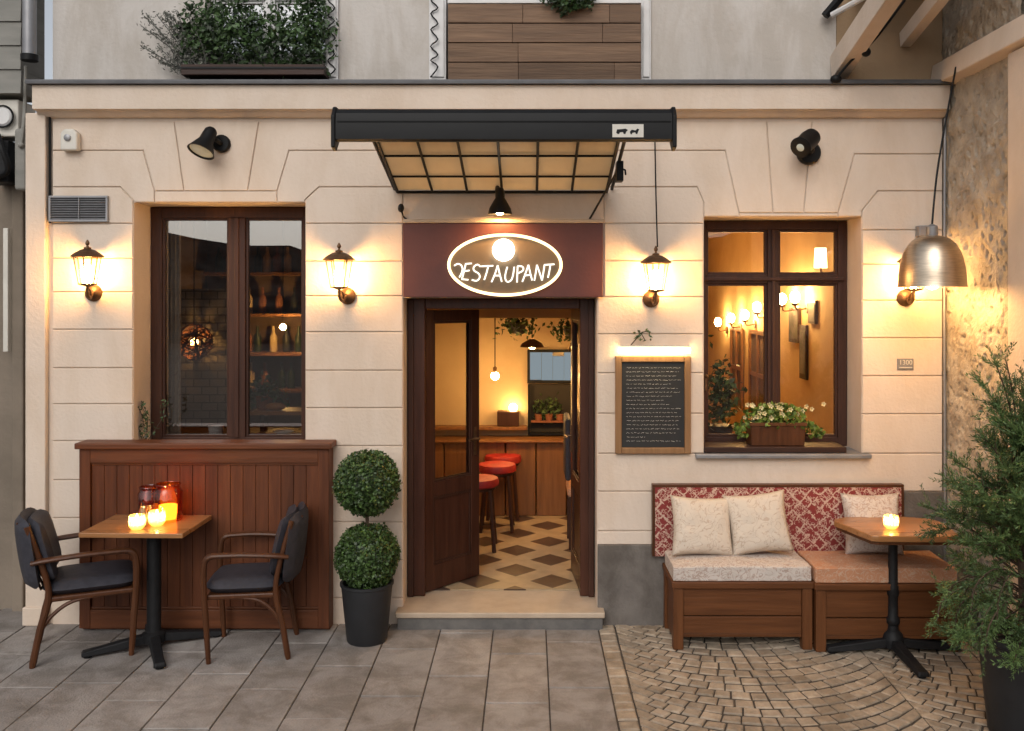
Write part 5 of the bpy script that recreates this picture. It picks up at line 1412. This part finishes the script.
# radio with table lamp on the counter shelf
a, b = P(497, 427, 2.6), P(519, 412, 2.6)
bm = new(); box(bm, a.x, b.x, 2.63, 2.74, a.z, b.z)
single('wooden_radio', bm, M['darkwood'], 'small dark wooden box radio on the back wall under a glowing lamp', 'radio', org=((a.x + b.x) / 2, 2.68, a.z), bevel=.008)
bm = new(); box(bm, -1.07, PX(527, 2.6), 2.60, 2.748, a.z - .03, a.z - .001); single('wall_shelf', bm, M['barwood'], 'narrow wooden wall shelf carrying the radio', 'shelf', org=(-.6, 2.7, a.z - .02), bevel=.003)
v = P(513, 409, 2.6); t = thing('globe_lamp', 'small glowing globe lamp standing on the dark radio', 'lamp', (v.x, 2.66, b.z))
bm = new(); ball(bm, (v.x, 2.66, v.z + .005), .040, 16, 10); build('globe', bm, M['radioglow'], t, smooth=True)
bm = new(); lathe(bm, [(.025, b.z + .001), (.02, b.z + .01), (.012, v.z - .03)], (v.x, 2.66, 0), 12); build('stand', bm, M['bronze'], t)
# screen and dark framed window with plants
a, b = P(530, 380, 2.74), P(575, 352, 2.74)
t = thing('wall_screen', 'pale lit screen in a dark frame above the planted recess, inside the door', 'screen', ((a.x + b.x) / 2, 2.74, a.z))
bm = new(); f = .025
box(bm, a.x - f, b.x + f, 2.69, 2.751, a.z - f, a.z); box(bm, a.x - f, b.x + f, 2.69, 2.751, b.z, b.z + f); box(bm, a.x - f, a.x, 2.69, 2.751, a.z, b.z); box(bm, b.x, b.x + f, 2.69, 2.751, a.z, b.z); build('frame', bm, M['blackmetal'], t)
bm = new(); w4 = (b.x - a.x) / 4
for i in range(4): box(bm, a.x + w4 * i + (.004 if i else 0), a.x + w4 * (i + 1), 2.70, 2.75, a.z + random.uniform(0, .01), b.z - (.04 if i in (2,) else 0))
build('display', bm, M['screen'], t)
a, b = P(530, 432, 2.74), P(575, 384, 2.74)
t = thing('planted_recess', 'dark framed wall recess holding small green plants below the screen', 'wall recess', ((a.x + b.x) / 2, 2.74, a.z))
bm = new(); box(bm, a.x, b.x, 2.735, 2.751, a.z, b.z); build('backing', bm, M['recess'], t)
bm = new(); f = .02
box(bm, a.x - f, b.x + f, 2.66, 2.751, a.z - f, a.z - .0005); box(bm, a.x - f, a.x - .0005, 2.66, 2.751, a.z, b.z); box(bm, b.x + .0005, b.x + f, 2.66, 2.751, a.z, b.z); build('frame', bm, M['blackmetal'], t)
bm = new(); tl = tone_layer(bm)
for k in range(200): leaf(bm, (random.uniform(a.x + .03, a.x + .3), 2.70 + random.gauss(0, .015), a.z + .22 + random.gauss(0, .05)), .04, tl)
build('foliage', bm, M['leaf_dark'], t)
bm = new(); 
for k in range(3): lathe(bm, [(.03, 0), (.036, .06)], (a.x + .08 + .1 * k, 2.70, a.z + .115), 12)
box(bm, a.x + .01, b.x - .01, 2.665, 2.733, a.z + .1, a.z + .114)
build('pot_shelf', bm, M['terracotta'], t)

# ================================================================== RIGHT WINDOW ROOM
sx_ = 2.44
gl = [(718, 322), (731, 318), (745, 315), (757, 307), (782, 299), (795, 297)]
pos = [11.2, 10.6, 10.0, 9.5, 8.75, 8.3]
def globe_sconce(x, d, py_, label, first=None):
    y = d + CAM.y; z = CAM.z + (CY - py_) * d / F
    if first: o = copy_tree(first); o.location = (x, y, z); o['label'] = label; return o
    t = thing('globe_sconce', label, 'wall lamp', (0, 0, 0), 0, 'globe lamps seen through the right window')
    bm = new(); ball(bm, (0, 0, .0), .042, 18, 12, (1, 1, 1.25)); build('globe', bm, M['globeglow'], t, smooth=True, local=True)
    bm = new(); lathe(bm, [(.03, -.075), (.034, -.055)], (0, 0, 0), 14); tube(bm, smoothpath([(0, 0, -.07), (.02, 0, -.11), (.10, 0, -.10)], 5), .008, 6); build('bracket', bm, M['bronze'], t, smooth=True, local=True)
    bm = new(); lathe(bm, [(.045, 0), (.045, .012)], (.109, 0, -.10), 16, Matrix.Rotation(R(-90), 4, 'Y')); build('wall_plate', bm, M['bronze'], t, local=True)
    t.location = (x, y, z); return t
names = ['farthest and smallest', 'second farthest', 'third farthest', 'fourth farthest', 'second nearest, just right of the mullion', 'nearest and largest']
g0 = None
for i in range(5, -1, -1):
    # distance from the camera so that the lamp sits against the side wall
    x = sx_ - .12; d = x * F / (gl[i][0] - CX)
    o = globe_sconce(x, d, gl[i][1], f'glowing globe wall lamp behind the right window, {names[i]}', g0)
    g0 = g0 or o
v = P(821, 258, 1.3)
t = thing('shade_sconce', 'wall lamp with a glowing drum shade in the upper right window pane', 'wall lamp', (2.34, 1.3, v.z))
bm = new(); lathe(bm, [(.052, -.08), (.044, .08)], (2.31, 1.3, v.z), 20, closed=False); build('shade', bm, M['shadeglow'], t, smooth=True)
bm = new(); tube(bm, smoothpath([(2.31, 1.3, v.z - .07), (2.33, 1.3, v.z - .12), (2.4395, 1.3, v.z - .11)], 5), .009, 6); build('arm', bm, M['bronze'], t)
# inner windows on the side wall: dark panes in pale frames
for px_a, px_b, lb in ((768, 752, 'dark gridded inner window between the near globe lamps'), (744, 733, 'dark gridded inner window beyond, left of the mullion')):
    ya = sx_ * F / (px_a - CX) + CAM.y; yb = sx_ * F / (px_b - CX) + CAM.y
    t = thing('inner_window', lb, 'window', (sx_, (ya + yb) / 2, .9), 0, 'inner windows of the right room')
    z0, z1 = .85, 1.75
    bm = new(); box(bm, sx_ - .012, sx_ - .001, ya, yb, z0, z1); build('pane', bm, M['darkroom'], t)
    bm = new()
    for q in (ya, (ya + yb) / 2, yb): box(bm, sx_ - .035, sx_ - .013, q - .025, q + .025, z0, z1)
    for q in (z0, (z0 + z1) / 2, z1): box(bm, sx_ - .032, sx_ - .0125, ya - .02, yb + .02, q - .022, q + .022)
    build('frame', bm, M['barwood'], t)
for px_, py_, w_, h_, lb in ((794, 325, .16, .16, 'small dark picture hung below the nearest globe lamp'), (812, 312, .10, .10, 'little dark plaque right of the nearest globe lamp'), (803, 352, .10, .24, 'tall narrow dark panel on the ochre wall')):
    d = (sx_ - .02) * F / (px_ - CX); y = d + CAM.y; z = CAM.z + (CY - py_) * d / F
    t = thing('wall_picture', lb, 'picture', (sx_, y, z), 0)
    bm = new(); box(bm, sx_ - .025, sx_ - .001, y - w_, y + w_, z - h_, z + h_); build('frame', bm, M['darkwood'], t, bevel=.004)
    bm = new(); box(bm, sx_ - .028, sx_ - .0255, y - w_ * .8, y + w_ * .8, z - h_ * .8, z + h_ * .8); build('print', bm, M['plinth'], t)
v = P(720, 450, 1.0)
t = thing('houseplant', 'dark leafy houseplant inside the lower left of the right window', 'plant', (v.x, 1.0, 1.0))
bm = new(); tl = tone_layer(bm)
for k in range(420): leaf(bm, (v.x + random.gauss(0, .07), 1.0 + random.gauss(0, .07), 1.38 + random.gauss(0, .13)), .06, tl)
build('foliage', bm, M['leaf_dark'], t)
bm = new(); lathe(bm, [(.07, .96), (.1, 1.16), (.09, 1.16)], (v.x, 1.0, 0), 18); build('pot', bm, M['potblack'], t, smooth=True)
bm = new(); box(bm, .75, 1.75, .55, 1.3, .92, .958); t = thing('side_table', 'wooden side table under the houseplant, behind the right window', 'table', (1.2, .9, FZ))
build('tabletop', bm, M['tabletop'], t, bevel=.006)
bm = new(); box(bm, 1.15, 1.25, .85, .95, FZ, .919); build('pedestal', bm, M['darkwood'], t)
for px_, lb in ((737, 'stemmed clear wine glass beside the houseplant'), (744, 'stemmed clear wine glass nearer the flower trough')):
    v = P(px_, 440, .75); bm = new(); lathe(bm, [(.035, 0), (.006, .006), (.005, .09), (.03, .12), (.04, .16), (.034, .22), (.031, .22), (.037, .16), (.028, .124)], (v.x, .75, .9585), 18, closed=False)
    single('wine_glass', bm, M['clearglass'], lb, 'glass', 'wine glasses behind the right window', org=(v.x, .75, .9585), smooth=True)

# ================================================================== LEFT WINDOW ROOM (dim)
cu_ = new(); xa, xb = PX(160, .44), PX(181, .44); pts = []
for k in range(25): pts.append((xa + (xb - xa) * k / 24, .44 + .016 * math.sin(k * 1.3)))
va = [cu_.verts.new((x, y, 1.15)) for x, y in pts]; vb = [cu_.verts.new((x, y, 2.72)) for x, y in pts]
vc = [cu_.verts.new((x, y + .004, 1.15)) for x, y in pts]; vd = [cu_.verts.new((x, y + .004, 2.72)) for x, y in pts]
for k in range(24):
    cu_.faces.new((va[k], va[k + 1], vb[k + 1], vb[k])); cu_.faces.new((vd[k], vd[k + 1], vc[k + 1], vc[k]))
    cu_.faces.new((vb[k], vb[k + 1], vd[k + 1], vd[k])); cu_.faces.new((vc[k], vc[k + 1], va[k + 1], va[k]))
cu_.faces.new((va[0], vb[0], vd[0], vc[0])); cu_.faces.new((va[-1], vc[-1], vd[-1], vb[-1]))
single('curtain', cu_, M['pillow'], 'narrow pale curtain inside the left edge of the tall window', 'curtain', org=(xa, .44, 1.15), smooth=True, angle=60)
v = P(194, 342, 1.05); t = thing('added_wicker_lamp', 'added amber wicker ball lamp for a warm glow behind the left pane of the tall window', 'lamp', v)  # invented lamp, added for the warm glow in this pane
bm = new()
for k in range(44):
    ax = Vector((random.gauss(0, 1), random.gauss(0, 1), random.gauss(0, 1))).normalized(); e1 = ax.orthogonal().normalized(); e2 = ax.cross(e1); a0 = random.uniform(0, 6)
    tube(bm, [v + (e1 * math.cos(a0 + q * .3) + e2 * math.sin(a0 + q * .3)) * .135 * random.uniform(.97, 1.03) for q in range(11)], .006, 4)
build('shade', bm, M['benchwood'], t); bm = new(); ball(bm, v, .03, 14, 10); build('bulb', bm, M['addedglow'], t, smooth=True)
bm = new(); tube(bm, [v + Vector((0, 0, .03)), Vector((v.x, v.y, 2.948))], .004, 5); build('cable', bm, M['blackmetal'], t)
v = P(283, 327, 2.22); t = thing('pendant_bulb', 'single bright pendant bulb behind the right pane of the tall left window', 'pendant lamp', v)
bm = new(); ball(bm, v, .028, 14, 10); build('bulb', bm, M['starglow'], t, smooth=True)
bm = new(); tube(bm, [v + Vector((0, 0, .03)), Vector((v.x, v.y, 2.948))], .004, 5); build('cable', bm, M['blackmetal'], t)
# back shelves with bottles
t = thing('back_shelf', 'wooden bottle shelves on the back wall of the dim left room', 'shelf', (-1.6, 2.6, 1.2))
for z in (1.28, 1.62, 1.98, 2.36):
    bm = new(); box(bm, -3.0, -1.17, 2.42, 2.74, z - .03, z); build('shelf_board', bm, M['barwood'], t, bevel=.003)
bm = new(); box(bm, -3.0, -1.17, 2.742, 2.751, .4, 2.6); build('back_panel', bm, M['boxwood'], t) if False else bm.free()
cols_ = [M['jar'], M['potblack'], M['terracotta'], M['leaf_dark'], M['paleplaster']]
bk = ['amber', 'black', 'brown', 'green', 'cream']
protos = {}
for z in (1.28, 1.62, 1.98, 2.36):
    x = -2.9
    while x < -1.25:
        i = random.randrange(5)
        if i not in protos:
            bm = new(); lathe(bm, [(.032, 0), (.036, .01), (.036, .14), (.014, .18), (.013, .24)], (0, 0, 0), 12)
            protos[i] = o = build('bottle', bm, cols_[i], smooth=True, local=True)
        else: o = protos[i].copy(); col.objects.link(o)
        o.location = (x, 2.56, z + .001); o.scale.z = 1
        tag(o, f'{bk[i]} bottle on the dim shelves behind the tall left window', 'bottle', f'{bk[i]} bottles on the dim shelves')
        x += random.uniform(.085, .16)
bm = new(); box(bm, -3.0, -2.35, 1.2, 1.5, FZ, 2.2); single('brick_pier', bm, M['brick'], 'grey brick pier inside the tall window, behind its left pane', 'pier', org=(-2.7, 1.35, FZ))
t = thing('display_counter', 'dark wooden counter just inside the tall left window', 'counter', (-2.0, .7, FZ))
bm = new(); box(bm, -2.75, -1.2, .42, 1.0, 1.10, 1.14); build('top', bm, M['barwood'], t, bevel=.005)
bm = new(); box(bm, -2.7, -1.25, .46, .96, FZ, 1.099); build('body', bm, M['darkwood'], t)
v = P(216, 435, .46); bm = new(); lathe(bm, [(.04, 0), (.055, .09), (.050, .09), (.036, .01)], (v.x, .46, 1.1405), 20, closed=False)
single('cup', bm, M['whitemetal'], 'white cup on the counter inside the tall left window', 'cup', org=(v.x, .46, 1.1405), smooth=True)
v = P(238, 437, .44); bm = new(); lathe(bm, [(.022, 0), (.024, .05), (.018, .06)], (v.x, .44, 1.1405), 16)
single('red_pot', bm, M['redcan'], 'tiny red pot beside the white cup, at the window mullion', 'pot', org=(v.x, .44, 1.1405), smooth=True)
v = P(268, 437, .5); bm = new(); box(bm, v.x - .2, v.x + .2, .47, .55, 1.1405, 1.165); single('red_runner', bm, M['redcan'], 'long low red tray on the counter behind the right pane', 'tray', org=(v.x, .5, 1.14), bevel=.006)
v = P(281, 430, .5); bm = new(); lathe(bm, [(.03, 0), (.07, .018), (.066, .022), (.02, .006)], (v.x + .02, .5, 1.1655), 20, closed=False); single('saucer', bm, M['whitemetal'], 'white dish resting on the red tray', 'dish', org=(v.x, .5, 1.166), smooth=True)
v = P(262, 415, .75); t = thing('houseplant', 'low houseplant on the raised board behind the right pane of the tall left window', 'plant', (v.x, .8, 1.33))
bm = new(); tl = tone_layer(bm)
for k in range(260): leaf(bm, (v.x + random.gauss(0, .08), .85 + random.gauss(0, .06), 1.42 + random.gauss(0, .06)), .05, tl)
build('foliage', bm, M['leaf_dark'], t)
bm = new(); lathe(bm, [(.06, 1.3), (.08, 1.4)], (v.x, .85, 0), 16); build('pot', bm, M['terracotta'], t, smooth=True)
bm = new(); box(bm, -2.05, -1.25, .72, .98, 1.27, 1.298); single('raised_board', bm, M['tabletop'], 'raised wooden serving board behind the right pane', 'board', org=(-1.7, .85, 1.14)) if True else None
for x in (-2.0, -1.3):
    bm = new(); box(bm, x, x + .03, .8, .9, 1.1405, 1.269); single('board_support', bm, M['darkwood'], ('left' if x < -1.5 else 'right') + ' upright post holding up the raised serving board', 'support', org=(x, .85, 1.14))
v = P(268, 403, .8); bm = new(); ball(bm, (v.x + .06, .78, 1.325), .06, 16, 10, (1.3, .8, .5)); single('bread_loaf', bm, M['bread'], 'small golden loaf on the raised serving board', 'bread', org=(v.x, .78, 1.3), smooth=True)
# ================================================================== WORLD, SUN, CAMERA
w = bpy.data.worlds.new('World'); scene.world = w; w.use_nodes = True
nt = w.node_tree; N = nt.nodes; L = nt.links
bg = N['Background']
sky = N.new('ShaderNodeTexSky'); sky.sky_type = 'NISHITA'; sky.sun_disc = False
SUN_EL, SUN_AZ = 38, 12     # behind the camera, a little to the left
sky.sun_elevation = R(SUN_EL); sky.sun_rotation = R(180 + SUN_AZ)
sky.dust_density = 3.0; sky.air_density = 1.0; sky.ozone_density = 1.0
hs = N.new('ShaderNodeHueSaturation'); hs.inputs['Saturation'].default_value = .32   # thin overcast
L.new(sky.outputs[0], hs.inputs['Color']); L.new(hs.outputs[0], bg.inputs['Color'])
bg.inputs['Strength'].default_value = .1
sd = bpy.data.lights.new('sun', 'SUN'); sd.energy = .5; sd.angle = R(40); sd.color = (1, .95, .89)
so = bpy.data.objects.new('sun', sd); col.objects.link(so)
# light travels from behind/above the camera towards the facade
dirv = Vector((math.sin(R(SUN_AZ)), math.cos(R(SUN_AZ)), -math.tan(R(SUN_EL))))
so.rotation_euler = dirv.to_track_quat('-Z', 'Y').to_euler()
so.location = (-2, -12, 12)
cd = bpy.data.cameras.new('camera'); co = bpy.data.objects.new('camera', cd); col.objects.link(co)
co.location = CAM; co.rotation_euler = (R(90), 0, 0)
cd.sensor_width = 36; cd.lens = F / 1024 * 36
cd.shift_x = -(CX - 512) / 1024; cd.shift_y = -(365.5 - CY) / 1024
cd.clip_end = 500; cd.clip_start = .05
scene.camera = co
scene.view_settings.view_transform = 'Standard'; scene.view_settings.look = 'None'
scene.view_settings.exposure = .42; scene.view_settings.gamma = 1
scene.cycles.max_bounces = 7; scene.cycles.transparent_max_bounces = 12
scene.cycles.sample_clamp_indirect = 6; scene.cycles.caustics_reflective = False; scene.cycles.caustics_refractive = False
